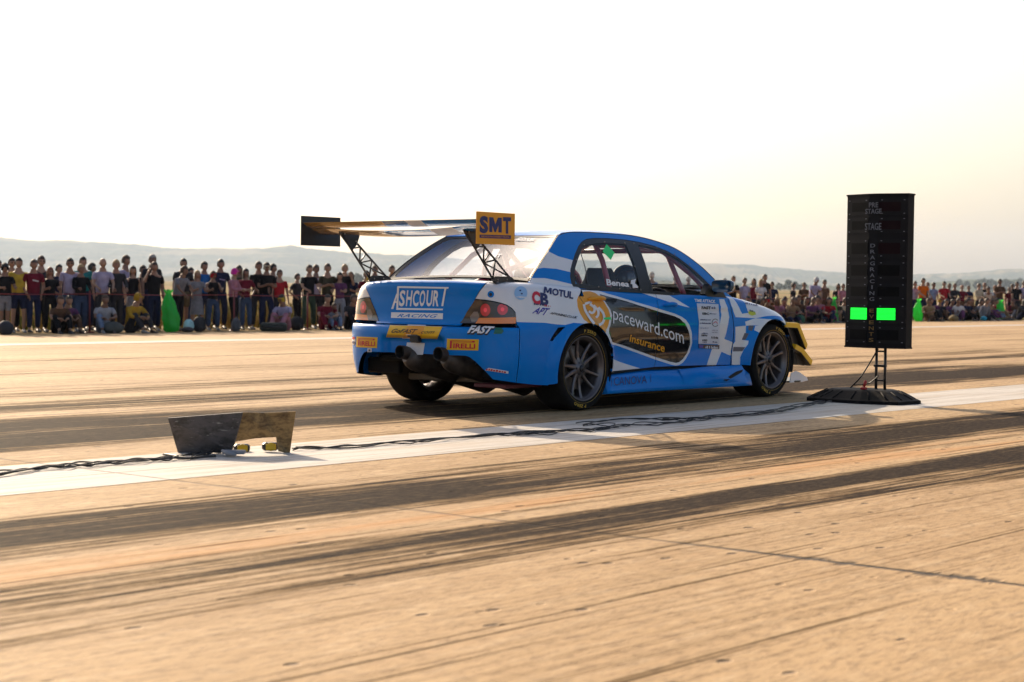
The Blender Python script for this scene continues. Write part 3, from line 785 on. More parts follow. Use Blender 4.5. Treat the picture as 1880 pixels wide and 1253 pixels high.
def arch(cx, r_, n=40): return LB.xz([(cx+r_*math.cos(a), HUB+r_*math.sin(a)) for a in np.linspace(-.42, math.pi+.42, n)])
arch_r = [(stx(-.30, .36)[0], .10)] + []
def arch_hole(cx, r_):
    pts = [(cx+r_*math.cos(a), HUB+r_*math.sin(a)) for a in np.linspace(-.25, math.pi+.25, 44)]
    q = LB.xz(pts); return [(q[0][0], .1)]+q+[(q[-1][0], .1)]
HR, HF = arch_hole(WR, RAR), arch_hole(WF, RAF)
S_split = stx(-.685, .45)[0]

# paints used by every near-side panel, in order (later wins)
_c = [q for q in LB.px(resample(W_C, 10, False))]; W_Cs = [(_c[0][0]-.03, TM+.1)]+_c+[(stx(2.46, .60)[0], .50), (stx(3.1, .5)[0], .45), (stx(3.1, .5)[0], TM+.1)]
_b = LB.px(resample(W_B, 10, False)); W_Bs = [(_b[-1][0]-.02, TM+.1)]+[(_b[0][0]-.09, TM+.1)]+_b
paints_near = [(WHT, LBP(W_quarter)), (WHT, LBP(W_wedge)), (WHT, LBP(W_tri)), (WHT, LBP(W_A)), (WHT, W_Bs), (WHT, LBP(banner_out)), (BLK, LBP(banner_in)), (WHT, LBP(emblem_w)), (ORG, LBP(emblem))]
def bbox_hit(a, b):
    a = np.array(a); b = np.array(b); return not (a.max(0) < b.min(0)).any() and not (b.max(0) < a.min(0)).any()
def side_panel(name, outline, base, parent, holes=(), extra=(), decal=None, both=True, **kw):
    pn = [p for p in paints_near if bbox_hit(p[1], outline)]+list(extra); hs = [h_ for h_ in holes if bbox_hit(h_, outline)]
    p = Panels(); p.panel(LB, outline, base, hs, pn, (1,), **kw)
    if decal: decal(p)
    o = p.build(name, parent); o2 = None
    if both:
        p = Panels(); p.panel(LB, outline, base, hs, pn[:6] if pn else (), (-1,), **kw); o2 = p.build(name, parent)
    return o, o2

# ---- rear bumper (both halves in one mesh)
cutb = LB.yz([(0, .405)])[0]
low = [(0, LB.yz([(.01, .410)])[0][1])]
bl = LB.px([(855, 654), (863, 657), (872, 664), (905, 697.5), (930, 701)])
rb_out = [(-.0022, .622), (-.0022, bl[0][1]-.002)] + bl + [(S_split, LB.px([(962, 703)])[0][1]), (S_split, .622)]
rb = Panels(); rb.panel(LB, rb_out, BLUE, (), (), (1, -1), seam=lambda w: abs(w[1]) < .004, thick=.04)
stripe = C1((1010, 1120), (1082, 1125), (1066, 1217), (922, 1215), (940, 1120))
rb.poly(LB, stripe, LWHT)
rb.poly(LB, C1((945, 979), (1090, 983), (1040, 1098), (900, 1092)), LWHT, .0022)
rb.poly(LB, C1((805, 985), (1222, 997), (1178, 1090), (775, 1076)), YEL, .0035)
rb.poly(LB, C1((942, 989), (1086, 993), (1050, 1086), (905, 1080)), ORG, .0045)
rb.text(LB, 'GoFAST', C1((815, 1042), (1015, 1048), (1030, 1016), (830, 1012)), DBL, .02, .35, off=.006)
rb.text(LB, '.com', C1((1035, 1048), (1155, 1050), (1168, 1022), (1045, 1020)), DBL, .0, .35, off=.006)
def pirelli(p, q):
    """yellow sticker with red letters; q = bl, br, tr, tl in photo points"""
    p.poly(LB, q, YEL, .0025); q = np.array(q)
    uv = lambda u, v: tuple(q[0]*(1-u)*(1-v)+q[1]*u*(1-v)+q[2]*u*v+q[3]*(1-u)*v)
    p.poly(LB, [uv(.10, .70), uv(.86, .70), uv(.89, .78), uv(.86, .86), uv(.10, .86)], REDL, .0045)
    p.poly(LB, [uv(.16, .745), uv(.80, .745), uv(.80, .80), uv(.16, .80)], YEL, .0055)
    p.poly(LB, [uv(.10, .16), uv(.165, .16), uv(.165, .80), uv(.10, .80)], REDL, .0045)
    p.text(LB, 'IRELLI', [uv(.215, .17), uv(.90, .17), uv(.90, .60), uv(.215, .60)], REDL, .03, off=.0052)
pirelli(rb, C1((1253, 1178), (1505, 1183), (1510, 1095), (1258, 1090)))
pirelli(rb, C1((537, 1156), (702, 1164), (707, 1079), (540, 1072)))
rb.text(LB, 'FAST', C1((1418, 1048), (1618, 1056), (1640, 1004), (1432, 994)), DBL, .10, .3, off=.004)
rb.text(LB, 'FAST', C1((1420, 1040), (1612, 1049), (1636, 1000), (1434, 989)), LWHT, .045, .3, off=.0055)
rb.poly(LB, C1((1640, 1004), (1690, 1006), (1706, 1030), (1690, 1050), (1625, 1052)), pbr('green_badge', (.01, .14, .10), .4), .004)
rb.poly(LB, C2((170, 673), (208, 675), (206, 708), (168, 706)), SHEET, .003)
rb.poly(LB, C2((180, 682), (198, 683), (197, 700), (179, 699)), DBL, .0045)
rb.poly(LB, C2((1208, 868), (1412, 898), (1414, 876), (1240, 846)), LWHT, .003); rb.marks(LB, C2((1216, 866), (1405, 894), (1408, 876), (1222, 850)), REDL, 8, 4)
rb.poly(LB, circ(650, 625.5, 3.2, 7.5), LWHT, .003, 2); rb.poly(LB, circ(650, 621, 2.6, 2.6), REDL, .0045, 2); rb.poly(LB, circ(650, 629, 2.6, 2.6), NAVY, .0045, 2)
rb_o = rb.build('rear_bumper', car)
# lamp for the missing number plate and its bar
mb = MB()
def CB(mb_, c, d, mat, bev=.004, rot=None): mb_.box((c[0], -c[1], c[2]), d, mat, rot, bev)
CB(mb, (-.905, .03, .553), (.03, .27, .016), TRIMK); CB(mb, (-.915, .03, .525), (.05, .085, .06), TRIMK, .008)
CB(mb, (-.925, .03, .543), (.05, .11, .014), TRIMK)
mb.build('plate_lamp', car)

# ---- boot lid: rear face and deck in one part
lid_lo = LB.px([(845.5, 598.5)])[0]; lid_hi = LB.px([(889, 524)])[0]
lamp_tl = LB.px([(872.4, 550.8)])[0]
lid_out = [(-.0022, .628), (lid_lo[0]-.01, .628), (lid_lo[0], .632), (lamp_tl[0]-.004, lamp_tl[1]), (lid_hi[0], .935), (lid_hi[0], TM), (-.0022, TM)]
lid = Panels(); lid.panel(LB, lid_out, BLUE, (), [(WHT, [(-.05, .957), (.8, .957), (.8, 1.2), (-.05, 1.2)])], (1, -1), seam=lambda w: abs(w[1]) < .004 or w[2] > .955)
lid.panel(DK, [(-.77, -.63), (-.77, .63), (-.31, .63), (-.31, -.63)], WHT, step=.06, thick=0)
def lidpoly(*p): lid.poly(LB, C1(*p), LWHT, .0025)
lidpoly((865, 673), (1270, 681), (1268, 693), (1250, 693), (862, 687))
lidpoly((862, 680), (878, 681), (870, 862), (855, 862))
lidpoly((862, 846), (1226, 852), (1223, 864), (855, 861))
lidpoly((856, 732), (866, 735), (832, 855), (815, 854)); lidpoly((843, 793), (864, 794), (862, 806), (838, 805))
for ch, x0, x1 in (('S', 880, 925), ('H', 935, 980), ('C', 987, 1035), ('O', 1040, 1085), ('U', 1095, 1142), ('R', 1148, 1196)):
    lid.text(LB, ch, C1((x0-4, 827), (x1-6, 829), (x1+6, 709), (x0+6, 707)), LWHT, .025, .0, off=.0028)
lidpoly((1238, 690), (1252, 691), (1228, 832), (1212, 831))
lid.poly(LB, C1((815, 880), (1226, 888), (1224, 935), (813, 925)), LWHT, .0025)
lid.text(LB, 'RACING', C1((862, 918), (1178, 924), (1186, 897), (872, 892)), BLUE, .01, .35, off=.004, spacing=1.1)
lid.build('boot_lid', car)

# ---- tail lamps
def lampR(p):
    pass
lamp_px = C2((982, 457), (1050, 345), (1120, 243), (1200, 249), (1280, 262), (1345, 277), (1400, 296), (1445, 325), (1470, 355), (1482, 400), (1480, 457))
lamp_st = LB.px(lamp_px); amb_st = LB.px(C2((1120, 458), (1155, 405), (1300, 404), (1490, 398), (1490, 462)))
clr_st = LB.px(C2((1090, 440), (1075, 395), (1110, 350), (1145, 350), (1160, 395), (1130, 440)))
r1 = LB.px(C2(*circ(1212, 335, 44, 56))); r2 = LB.px(C2(*circ(1362, 330, 46, 50)))
r1b = LB.px(C2(*circ(1212, 335, 16, 20))); r2b = LB.px(C2(*circ(1362, 330, 17, 18)))
BRT = pbr('red_lens_core', (.9, .05, .08), .15, coat=1, emit=(1, .03, .05), es=.12)
CLR = pbr('clear_lens', (.20, .16, .15), .1, coat=.7)
for sd in (1, -1):
    p = Panels(); p.panel(LB, lamp_st, SMOKE, (), [(CLR, clr_st), (AMB, amb_st), (REDLENS, r1), (REDLENS, r2), (BRT, r1b), (BRT, r2b)], (sd,), step=.02, off=.004, gap=.002)
    p.build('tail_light', car)

# ---- rear quarter with the C pillar
def TT(px, T): return (LB.px([px])[0][0], T)
dr_top = (1054, 526)
q_out = [(lid_hi[0]+.004, TM), (lid_hi[0]+.004, .935), (lamp_st[2][0]-.002, lamp_st[2][1]+.004)] + [(a, b+.004) for a, b in lamp_st[3:8]] + [(lamp_st[8][0]+.004, lamp_st[8][1]), (lamp_st[10][0]+.004, lamp_st[10][1])]
q_out += [(S_split+.0, .622), (S_split, LB.px([(962, 703)])[0][1])] + LB.px([(985, 707.5), (1006, 708.5)]) + [(stx(-.385, .25)[0], .20), (HR[22][0], .25)]
door_r = LB.px([(1103, 611), (1080, 573), (1063, 544)])
q_out += [(door_r[0][0], door_r[0][1]-.05)] + door_r + [TT(dr_top, .93), TT(dr_top, TM)]
duct = LB.px(C7((312, 150), (405, 143), (240, 325), (205, 320)))
def q_decals(p):
    p.letter_m(LB, C3((508, 722), (585, 737), (588, 678), (516, 662)), NAVY); p.text(LB, 'OTUL', C3((590, 738), (792, 778), (797, 716), (594, 678)), NAVY, .04)
    p.text(LB, 'C', C3((398, 812), (478, 828), (474, 722), (398, 705)), REDL, .06)
    p.text(LB, 'B', C3((478, 826), (556, 838), (556, 738), (478, 722)), NAVY, .05)
    p.marks(LB, C3((415, 834), (510, 848), (510, 834), (415, 820)), NAVY, 6, 2); p.marks(LB, C3((515, 850), (574, 857), (574, 843), (515, 836)), REDL, 4, 3)
    p.text(LB, 'APT', C3((398, 915), (548, 940), (572, 870), (430, 858)), pbr('indigo_lettering', (.03, .03, .35), .4), .02, .4)
    p.text(LB, 'APTUNING.CO.UK', C3((570, 922), (830, 972), (838, 950), (576, 904)), DBL, .03, .35)
    p.poly(LB, C3(*circ(292, 724, 62, 64)), PBL, .0025, 2)
    for cx, cy in ((285, 700), (300, 730)): p.poly(LB, C3(*circ(cx, cy, 10, 7, 8)), NAVY, .004, 2)
    p.marks(LB, C3((250, 768), (335, 774), (335, 758), (250, 752)), LWHT, 7, 5)
    # socket in the white corner above the lamp
    p.poly(LB, C1(*circ(1604, 738, 26, 27)), BLUE, .003, 2); p.poly(LB, C1(*circ(1603, 740, 13, 14)), DBL, .0045, 2)
qo, _ = side_panel('rear_quarter', q_out, BLUE, car, [HR, duct], decal=q_decals, thick=.03)
def cap_panel(name, st, mat, depth):
    for sd in (1, -1):
        S = np.array(st); c = cut(LB, st, (), (), .03); W = LB.P(c[0][:, 0], c[0][:, 1]); N = LB.normal(c[0][:, 0], c[0][:, 1]); p = Panels()
        p.add(lc(W-N*depth, sd), c[1], mat, lc(N, sd)); p.build(name, car)
cap_panel('air_duct', inset(duct, -.02), HOLE, .03)

# ---- doors
SILLZ = [(1117, 684.6), (1174.7, 677.5), (1201, 674.5), (1238.7, 673), (1290, 671.5), (1341, 671)]
sill = LB.px(SILLZ)
belt_px = [(1054, 526), (1104.7, 534), (1193, 538), (1206, 540), (1261, 545), (1305.5, 550), (1336, 551)]
bs = LB.px(belt_px)
TB = .93
rd_out = [(bs[0][0], TB), (bs[0][0], door_r[2][1])] + door_r[::-1] + [(stx(.325, .35)[0], .45), (sill[0][0], sill[0][1])] + sill[1:3] + LB.px([(1203.7, 661.5), (1206.7, 600), (1207, 575)]) + [(LB.px([(1206, 545)])[0][0], TB)]
fd_out = [(LB.px([(1206, 545)])[0][0], TB)] + LB.px([(1207, 575), (1206.7, 600), (1203.7, 661.5)]) + sill[2:] + LB.px([(1345.4, 627.4), (1346, 590), (1338, 556)]) + [(LB.px([(1337, 552)])[0][0], TB)]
def stroke(p, patch, pts, w, mat, off=.004):
    """an even band drawn through photo points"""
    q = np.array(catmull(pts, 5)); t = np.gradient(q, axis=0); t /= np.hypot(t[:, 0], t[:, 1])[:, None]+1e-9; n = np.stack([-t[:, 1], t[:, 0]], 1)*w/2
    a = q+n; b = q-n; st = np.array(patch.px(np.concatenate([a, b]))); W = patch.P(st[:, 0], st[:, 1]); N = patch.normal(st[:, 0], st[:, 1]); k = len(q)
    p.add(lc(W+N*off), [[i, i+1, k+i+1, k+i] for i in range(k-1)], mat, lc(N))
def rd_decals(p):
    p.text(LB, 'paceward.com', C5((437, 445), (1311, 750), (1304, 628), (437, 330)), LWHT, .0, xh=True)
    p.text(LB, 'insurance', C5((640, 718), (1070, 852), (1074, 776), (643, 652)), ORG, .02, .12, xh=True)
    for l in (((75, 262), (90, 330), (140, 420), (205, 505)), ((150, 262), (200, 300), (205, 345), (175, 370), (135, 350)), ((90, 258), (150, 240), (170, 250)),
              ((195, 275), (250, 340), (250, 395), (225, 430)), ((255, 300), (312, 370), (325, 440), (300, 500), (262, 520))):
        stroke(p, LB, C5(*l), 4.4, LWHT)
    p.poly(LB, C5((318, 428), (408, 420), (410, 455), (322, 450)), GRN, .005)
ro, _ = side_panel('rear_door', rd_out, BLUE, car, [HR], decal=rd_decals)
lines = [('FAST', 290, 318, 1525, 1640, .05), (0, 292, 316, 1650, 1700, 4), ('EBC', 365, 390, 1535, 1620, .05), (0, 370, 388, 1628, 1705, 7), (0, 445, 460, 1510, 1640, 11), (0, 488, 503, 1508, 1640, 11), (2, 545, 562, 1512, 1610, 8), (0, 612, 628, 1530, 1600, 7), (1, 634, 654, 1525, 1600, 4), (1, 692, 712, 1535, 1595, 3), (0, 717, 732, 1540, 1592, 5), (2, 575, 590, 1655, 1725, 7), (2, 600, 614, 1655, 1725, 7), (1, 657, 686, 1645, 1728, 7), (0, 717, 732, 1662, 1718, 5)]
def fd_decals(p):
    p.poly(LB, C5((1468, 252), (1735, 262), (1750, 470), (1747, 755), (1488, 746), (1496, 480)), SHEET, .003)
    p.text(LB, 'TIME ATTACK', C5((1450, 232), (1700, 248), (1695, 212), (1440, 198)), LWHT, .04, .15)
    for k, (t_, y0, y1, x0, x1, n_) in enumerate(lines):
        q = C5((x0, y1), (x1, y1+3), (x1, y0+3), (x0, y0))
        if isinstance(t_, str): p.text(LB, t_, q, DBL, n_, off=.005)
        else: p.marks(LB, q, (NAVY, DBL, pbr('pale_print', (.35, .34, .42), .5))[t_], n_, k)
    stroke(p, LB, C5(*[(1695+40*math.cos(a), 490+45*math.sin(a)) for a in np.linspace(.6, 5.6, 9)]), 1.0, DBL, .005)
    stroke(p, LB, C5((1668, 500), (1700, 478), (1722, 500)), 1.2, REDL, .005)
    p.poly(LB, C5((1490, 755), (1748, 765), (1745, 815), (1492, 802)), pbr('dark_sticker', (.07, .05, .05), .4), .0035)
    p.poly(LB, C5((1495, 762), (1550, 766), (1540, 797), (1497, 796)), pbr('indigo_sticker', (.12, .10, .45), .4), .005)
    p.marks(LB, C5((1572, 803), (1738, 810), (1740, 780), (1575, 772)), SHEET, 9, 31, .006)
fo, _ = side_panel('front_door', fd_out, BLUE, car, decal=fd_decals)
# text that runs over both doors is on the rear door's mesh; handles
def handle(px, mat, par, w=.17):
    for sd, pr in zip((1, -1), par):
        st = LB.px([px])[0]; c = LB.P([st[0]], [st[1]])[0]; p = MB(); pts = []
        for k in range(9):
            t = k/8; pts.append((c[0]+w*(t-.5), -(c[1]+.004+.034*math.sin(math.pi*min(1, max(0, t)))**.6)*sd, c[2]+.012*math.sin(math.pi*t)))
        p.tube(pts, [.006]+[.016]*7+[.006], mat, 8); p.build('door_handle', pr)
handle(C5((225, 200))[0], ORG, (ro, _) if False else (ro, ro), .2)
handle(C5((1130, 275))[0], BLUE, (fo, fo), .17)

# ---- front wing panel, bonnet, front bumper
fw_out = [(LB.px([(1337, 552)])[0][0]+.003, TM)] + LB.px([(1338.5, 556), (1346.5, 590), (1346, 627.4), (1342.5, 671)]) + [(stx(2.2, .28)[0], .28), (HF[22][0], .25), (stx(2.93, .42)[0], .30), (stx(2.93, .50)[0], .50), (stx(2.98, .62)[0], TM)]
vent1 = LB.px(C6((842, 425), (905, 428), (880, 490), (838, 478))); vent2 = LB.px(C6((795, 512), (845, 518), (808, 590), (762, 590))); gry = LB.px(C6((668, 672), (805, 675), (770, 722), (660, 725)))
GREY = pbr('grey_vent', (.12, .12, .15), .5)
def fw_decals(p):
    p.marks(LB, C6((800, 182), (950, 206), (945, 190), (802, 162)), NAVY, 9, 33)
    p.poly(LB, C6((832, 268), (870, 258), (915, 272), (925, 300), (880, 314), (845, 300)), pbr('lime_sticker', (.55, .62, .02), .4), .003)
    p.marks(LB, C6((845, 262), (905, 276), (905, 260), (850, 244)), DBL, 6, 34)
fwo, _ = side_panel('front_wing_panel', fw_out, BLUE, car, [HF], extra=[(WHT, W_Cs), (GREY, vent1), (GREY, vent2), (GREY, gry)], decal=fw_decals, thick=.03)
fb_out = [(stx(2.93, .42)[0]+.004, .22), (stx(2.93, .50)[0]+.004, .50), (stx(2.98, .62)[0]+.004, .70), (LB.sa[12], .75), (SL+.0022, .75), (SL+.0022, .22)]
fb = Panels(); fb.panel(LB, fb_out, WHT, (), (), (1, -1), seam=lambda w: abs(w[1]) < .004); fb.build('front_bumper', car)
hd = Panels(); hd.panel(HD, [(1.97, -.80), (1.97, .80), (3.22, .80), (3.22, -.80)], WHT, step=.08, thick=.01)
hd.panel(LB, [(stx(2.98, .62)[0]+.004, .755), (SL, .755), (SL, TM), (stx(2.98, .62)[0]+.004, TM)], WHT, sides=(1, -1), thick=0)
hd.build('bonnet', car)

# ---- sills, arch liners and floor
sk = MB()
for sd in (1, -1):
    prof = lambda x: [(.78, .270), (.858, .262), (.868+.055*sstep(np.array((x-.6)/1.2)), .215), (.885+.06*sstep(np.array((x-.5)/1.3)), .150), (.890+.06*sstep(np.array((x-.5)/1.3)), .118), (.80, .105)]
    xs = [.285, .35, .6, .9, 1.2, 1.5, 1.75, 1.95, 2.1, 2.205]; V = []; F = []
    for x in xs:
        zt = float(np.interp(x, [.285, .9, 2.2], [.255, .285, .275])); top = .0
        for (y, z) in prof(x): V.append((x, -y*sd, z+(zt-.282)*((z-.105)/.177)))
    k = 6
    for i in range(len(xs)-1):
        for j in range(k-1): F.append([i*k+j, (i+1)*k+j, (i+1)*k+j+1, i*k+j+1])
    F += [list(range(k)), [(len(xs)-1)*k+j for j in range(k)][::-1]]
    s_ = MB(); s_.add(V, F, BLUE, True)
    # bulged vane with a black slot ahead of it
    vv = []; xs2 = np.linspace(1.25, 2.16, 12)
    for x in xs2:
        t = (x-1.25)/.91; k_ = float(sstep(np.array(t*2.2))); b_ = .030*math.sin(math.pi*min(1, t*.9+.05))*k_
        for (y, z) in ((.852+.02*k_, .272+.013*k_), (.872+.033*k_+b_, .262-.03*t), (.905+.025*k_+b_, .215-.05*t), (.925+.02*k_, .15)): vv.append((x, -y*sd, z))
    s_.add(vv, [[i*4+j, i*4+4+j, i*4+5+j, i*4+1+j] for i in range(11) for j in range(3)], BLUE, True)
    s_.add([(1.76, -.958*sd, .178), (1.80, -.962*sd, .165), (2.07, -.938*sd, .232), (2.10, -.928*sd, .252), (1.98, -.937*sd, .238)], [[0, 1, 2, 3, 4]], HOLE)
    s_.build('side_skirt', car)
SK = Patch(((.25, 1.5), (.1, .3))); SK.P = lambda S, T: np.stack([np.asarray(S, float), .893+0*np.asarray(S, float)-.02*(np.asarray(T, float)-.1)/.15, np.asarray(T, float)], 1); SK.sgn = -1
p = Panels()
p.text(SK, 'CANOVA', C7((1020, 895), (1440, 862), (1440, 762), (1020, 785)), NAVY, -.005, off=.004)
stroke(p, SK, C7((988, 785), (985, 905)), .8, NAVY); stroke(p, SK, C7((1490, 750), (1490, 850)), .8, NAVY)
p.build('sill_lettering', car)
for cx, r_ in ((WR, RAR), (WF, RAF)):
    for sd in (1, -1):
        mb = MB(); M = Matrix.Translation((cx, -sd*.50, HUB)) @ Matrix.Rotation(sd*math.pi/2, 4, 'X')
        mb.lathe([(r_+.012, .375), (r_+.012, 0), (.06, -.0)], HOLE, M, 40, a0=0 if sd > 0 else 0, a1=2*math.pi); 
        # keep the upper part only: the arch liner is open to the road
        vs = mb.v; keep = [i for i, f in enumerate(mb.f) if all(vs[k][2] > .20 for k in f)]
        mb.f = [mb.f[i] for i in keep]; mb.m = [mb.m[i] for i in keep]; mb.sm = [mb.sm[i] for i in keep]
        mb.build('arch_liner', car)
mb = MB()
CB(mb, (1.3, 0, .15), (1.9, 1.50, .05), CARB, .01); CB(mb, (-.05, 0, .22), (.85, .92, .06), CARB, .01)
CB(mb, (2.75, 0, .17), (.9, 1.0, .05), CARB, .01); CB(mb, (-.56, 0, .36), (.30, 1.10, .04), HOLE, .01)
CB(mb, (-.60, .58, .30), (.05, .34, .12), HOLE, .01); CB(mb, (-.60, -.58, .30), (.05, .34, .12), HOLE, .01)
CB(mb, (-.45, .56, .195), (.5, .30, .03), pbr('dark_red_metal', (.12, .015, .02), .5), .005)
mb.build('floor', car)
mb = MB()
CB(mb, (0, 0, .30), (.09, 1.2, .09), HOLE, .02); CB(mb, (.12, .38, .20), (.5, .06, .04), EXH, .01); CB(mb, (.12, -.38, .20), (.5, .06, .04), EXH, .01)
mb.tube([(0, -.65, .314), (0, .65, .314)], .03, EXH); mb.build('rear_axle', car)
# ---- exhausts
for y0 in (-.075, .305):
    mb = MB(); tip = [(-.985, -y0, .425), (-.93, -y0, .41), (-.86, -y0, .395)]
    mb.tube([(-.97, -y0, .425), (-.93, -y0, .422), (-.88, -y0, .41)], [.050, .050, .050], EXH, 20, caps=False)
    mb.tube([(-.97, -y0, .425), (-.90, -y0, .42)], [.044, .044], HOLE, 20, caps=False); mb.tube([(-.905, -y0, .42), (-.90, -y0, .42)], .046, HOLE, 20)
    mb.lathe([(.044, 0), (.047, -.004), (.050, 0)], EXH, Matrix.Translation((-.97, -y0, .425)) @ Matrix.Rotation(-math.pi/2, 4, 'Y'), 20)
    mb.tube([(-.90, -y0, .40), (-.86, -y0-.01, .385), (-.82, -y0-.02, .37), (-.10, -y0-.10, .18), (-.04, -y0-.11, .17)], [.052, .080, .090, .090, .05], EXH, 24)
    mb.tube([(-.04, -y0-.11, .17), (.5, -.05-y0*.2, .16), (1.6, -.05, .16)], .04, EXH, 12); mb.build('exhaust', car)

# ---- wheels
def make_wheel(sd, wx):
    w = bpy.data.objects.new('wheel', None); COL.objects.link(w); w.parent = car; w.location = (wx, -sd*.875, HUB); w.empty_display_size = .1
    w.rotation_euler = (0, R(rnd.uniform(0, 36)), 0)
    M = Matrix.Rotation(sd*math.pi/2, 4, 'X')      # +z of the profile points outward
    rt = .314
    tp = [(.238, .006), (.250, .012), (.275, .016), (.296, .010), (.308, -.008), (rt, -.035)]
    for k in range(6): z = -.055-.032*k; tp += [(rt, z-.002), (rt-.004, z-.004), (rt-.004, z-.007), (rt, z-.009)] if False else [(rt, z)]
    tp += [(rt, -.235), (.306, -.256), (.29, -.268), (.262, -.272), (.238, -.262)]
    t = MB(); t.lathe(tp, RUB, M, 64)
    t.lathe([(.2555, .0135), (.2575, .0143)], pbr('yellow_ring', (.45, .27, .03), .6), M, 64)
    V, F = text2d('P ZERO', .03, 0, 1.15); V = V.copy(); V[:, 0] -= V[:, 0].max()/2
    for a0 in (90, 270) if sd > 0 else (90,):
        vs = []
        for x, y in V:
            r_ = .268+y*.030; a = R(a0)-(x*.040)/.28*1.0
            vs.append(M @ Vector((r_*math.cos(a)*1, (r_*math.sin(a))*(1), .0178)))
        t.add(vs, F, pbr('yellow_tyre_lettering', (.55, .34, .03), .6))
    t.build('tyre', w)
    r_ = MB()
    r_.lathe([(.238, .002), (.243, .006), (.240, .010), (.232, .004), (.228, -.008), (.215, -.022), (.212, -.05), (.206, -.12), (.206, -.23), (.238, -.262)], RIM, M, 64)
    r_.lathe([(.226, -.012), (.219, -.014), (.219, -.020), (.214, -.024)], RIM, M, 64)
    r_.lathe([(.0, -.020), (.026, -.018), (.030, -.022), (.052, -.030), (.058, -.040), (.060, -.075), (.0, -.075)], RIM, M, 32)
    r_.lathe([(.0, -.005), (.020, -.006), (.024, -.012), (.025, -.03)], pbr('hub_nut', (.05, .05, .055), .4, metal=.8), M, 24)
    for k in range(5):
        b = MB(); a = 2*math.pi*(k+.5)/5+.16; b.lathe([(0, -.021), (.010, -.021), (.010, -.045)], pbr('hub_nut', (.05, .05, .055), .4), M @ Matrix.Translation((.041*math.cos(a), .041*math.sin(a), -.004)), 10)
        r_.v += []; off_ = len(r_.v); r_.add(b.v, b.f, b.mats[0], True)
    for k in range(10):
        a = 2*math.pi*k/10 + (.07 if k % 2 else -.07); c_, s_ = math.cos(a), math.sin(a); a2 = 2*math.pi*k/10 + (.02 if k % 2 else -.02)
        V = []; secs = [(.045, .020, -.028, .030), (.08, .0155, -.036, .026), (.13, .012, -.036, .022), (.18, .0115, -.028, .020), (.205, .014, -.020, .018), (.222, .019, -.014, .016)]
        for (rr, hw, zt, th) in secs:
            f = (rr-.045)/.177; aa = a2+(a-a2)*f; cc, ss = math.cos(aa), math.sin(aa)
            for (o, z) in ((-hw, zt-th), (-hw, zt-.006), (-hw*.45, zt), (hw*.45, zt), (hw, zt-.006), (hw, zt-th)):
                V.append(M @ Vector((rr*cc-o*ss, rr*ss+o*cc, z)))
        F = []
        for i in range(len(secs)-1):
            for j in range(6): F.append([i*6+j, i*6+(j+1) % 6, (i+1)*6+(j+1) % 6, (i+1)*6+j])
        F += [list(range(6)), [30+j for j in range(6)]]
        r_.add(V, F, RIM, False)
    r_.build('rim', w)
    d = MB(); d.lathe([(.07, -.10), (.165, -.10), (.168, -.104), (.168, -.126), (.165, -.13), (.07, -.13)], STEEL, M, 40)
    d.lathe([(.0, -.085), (.07, -.09), (.075, -.13)], HOLE, M, 24); d.build('brake_disc', w)
    c = MB(); c.prism([(.115*math.cos(a), .115*math.sin(a)) for a in np.linspace(.2, 1.5, 7)]+[(.185*math.cos(a), .185*math.sin(a)) for a in np.linspace(1.5, .2, 7)], .06, pbr('caliper', (.03, .03, .035), .4), M @ Matrix.Translation((0, 0, -.145)))
    c.build('brake_caliper', w)
    return w
for wx in (WR, WF):
    for sd in (1, -1): make_wheel(sd, wx)

# ---- cabin side: pillars and rail, window frames and glass
def gpx(pts): return GS.px(pts)
rail_xz = [(q[0], q[2]) for q in RAIL]
rail_s = catmull(rail_xz, 4)
belt_g = [(2.20, .845), (1.9, .855), (1.0, .885), (.0, .905), (-.25, .915), (-.46, .93)]
W_C_pillar = gpx([(1007, 462), (1025, 471), (1049.4, 477.6), (1060, 482), (1060, 505), (1045.6, 499.6), (1022, 494), (997.7, 492), (985, 494), (990, 480)])
W_low = gpx([(968, 511), (1000, 511), (1020, 515), (1053, 523), (1065, 532), (1065, 545), (960, 545)])
frame_out = gpx(C4((78, 636), (52, 590), (38, 520), (42, 440), (62, 360), (92, 270), (128, 188), (165, 140), (215, 112), (300, 101), (450, 104), (650, 121), (800, 148), (950, 188), (1080, 238), (1200, 308), (1330, 405), (1450, 512), (1560, 622), (1640, 710), (1700, 772), (1560, 772), (1300, 742), (900, 700), (380, 672)))
g_out = rail_s + belt_g
p = Panels()
p.panel(GS, g_out, BLUE, [frame_out], [(WHT, W_C_pillar), (WHT, W_low)], (1,), gap=0, thick=.02)
p.panel(GS, g_out, BLUE, [frame_out], [], (-1,), gap=0, thick=.02)
Sr = lambda i: RF.sa[i]
p.panel(RF, [(Sr(3)-.01, -.7), (Sr(3)-.01, .7), (Sr(8)+.06, .7), (Sr(8)+.06, -.7)], BLUE, (), [], step=.07, gap=0, thick=0)
p.build('body', car)
drip = MB()
for sd in (1, -1): drip.tube([(q[0], -q[1]*sd, q[2]) for q in catmull([tuple(r_) for r_ in RAIL[3:]], 4)], .004, TRIMK, 6)
drip.build('drip_rail', car)

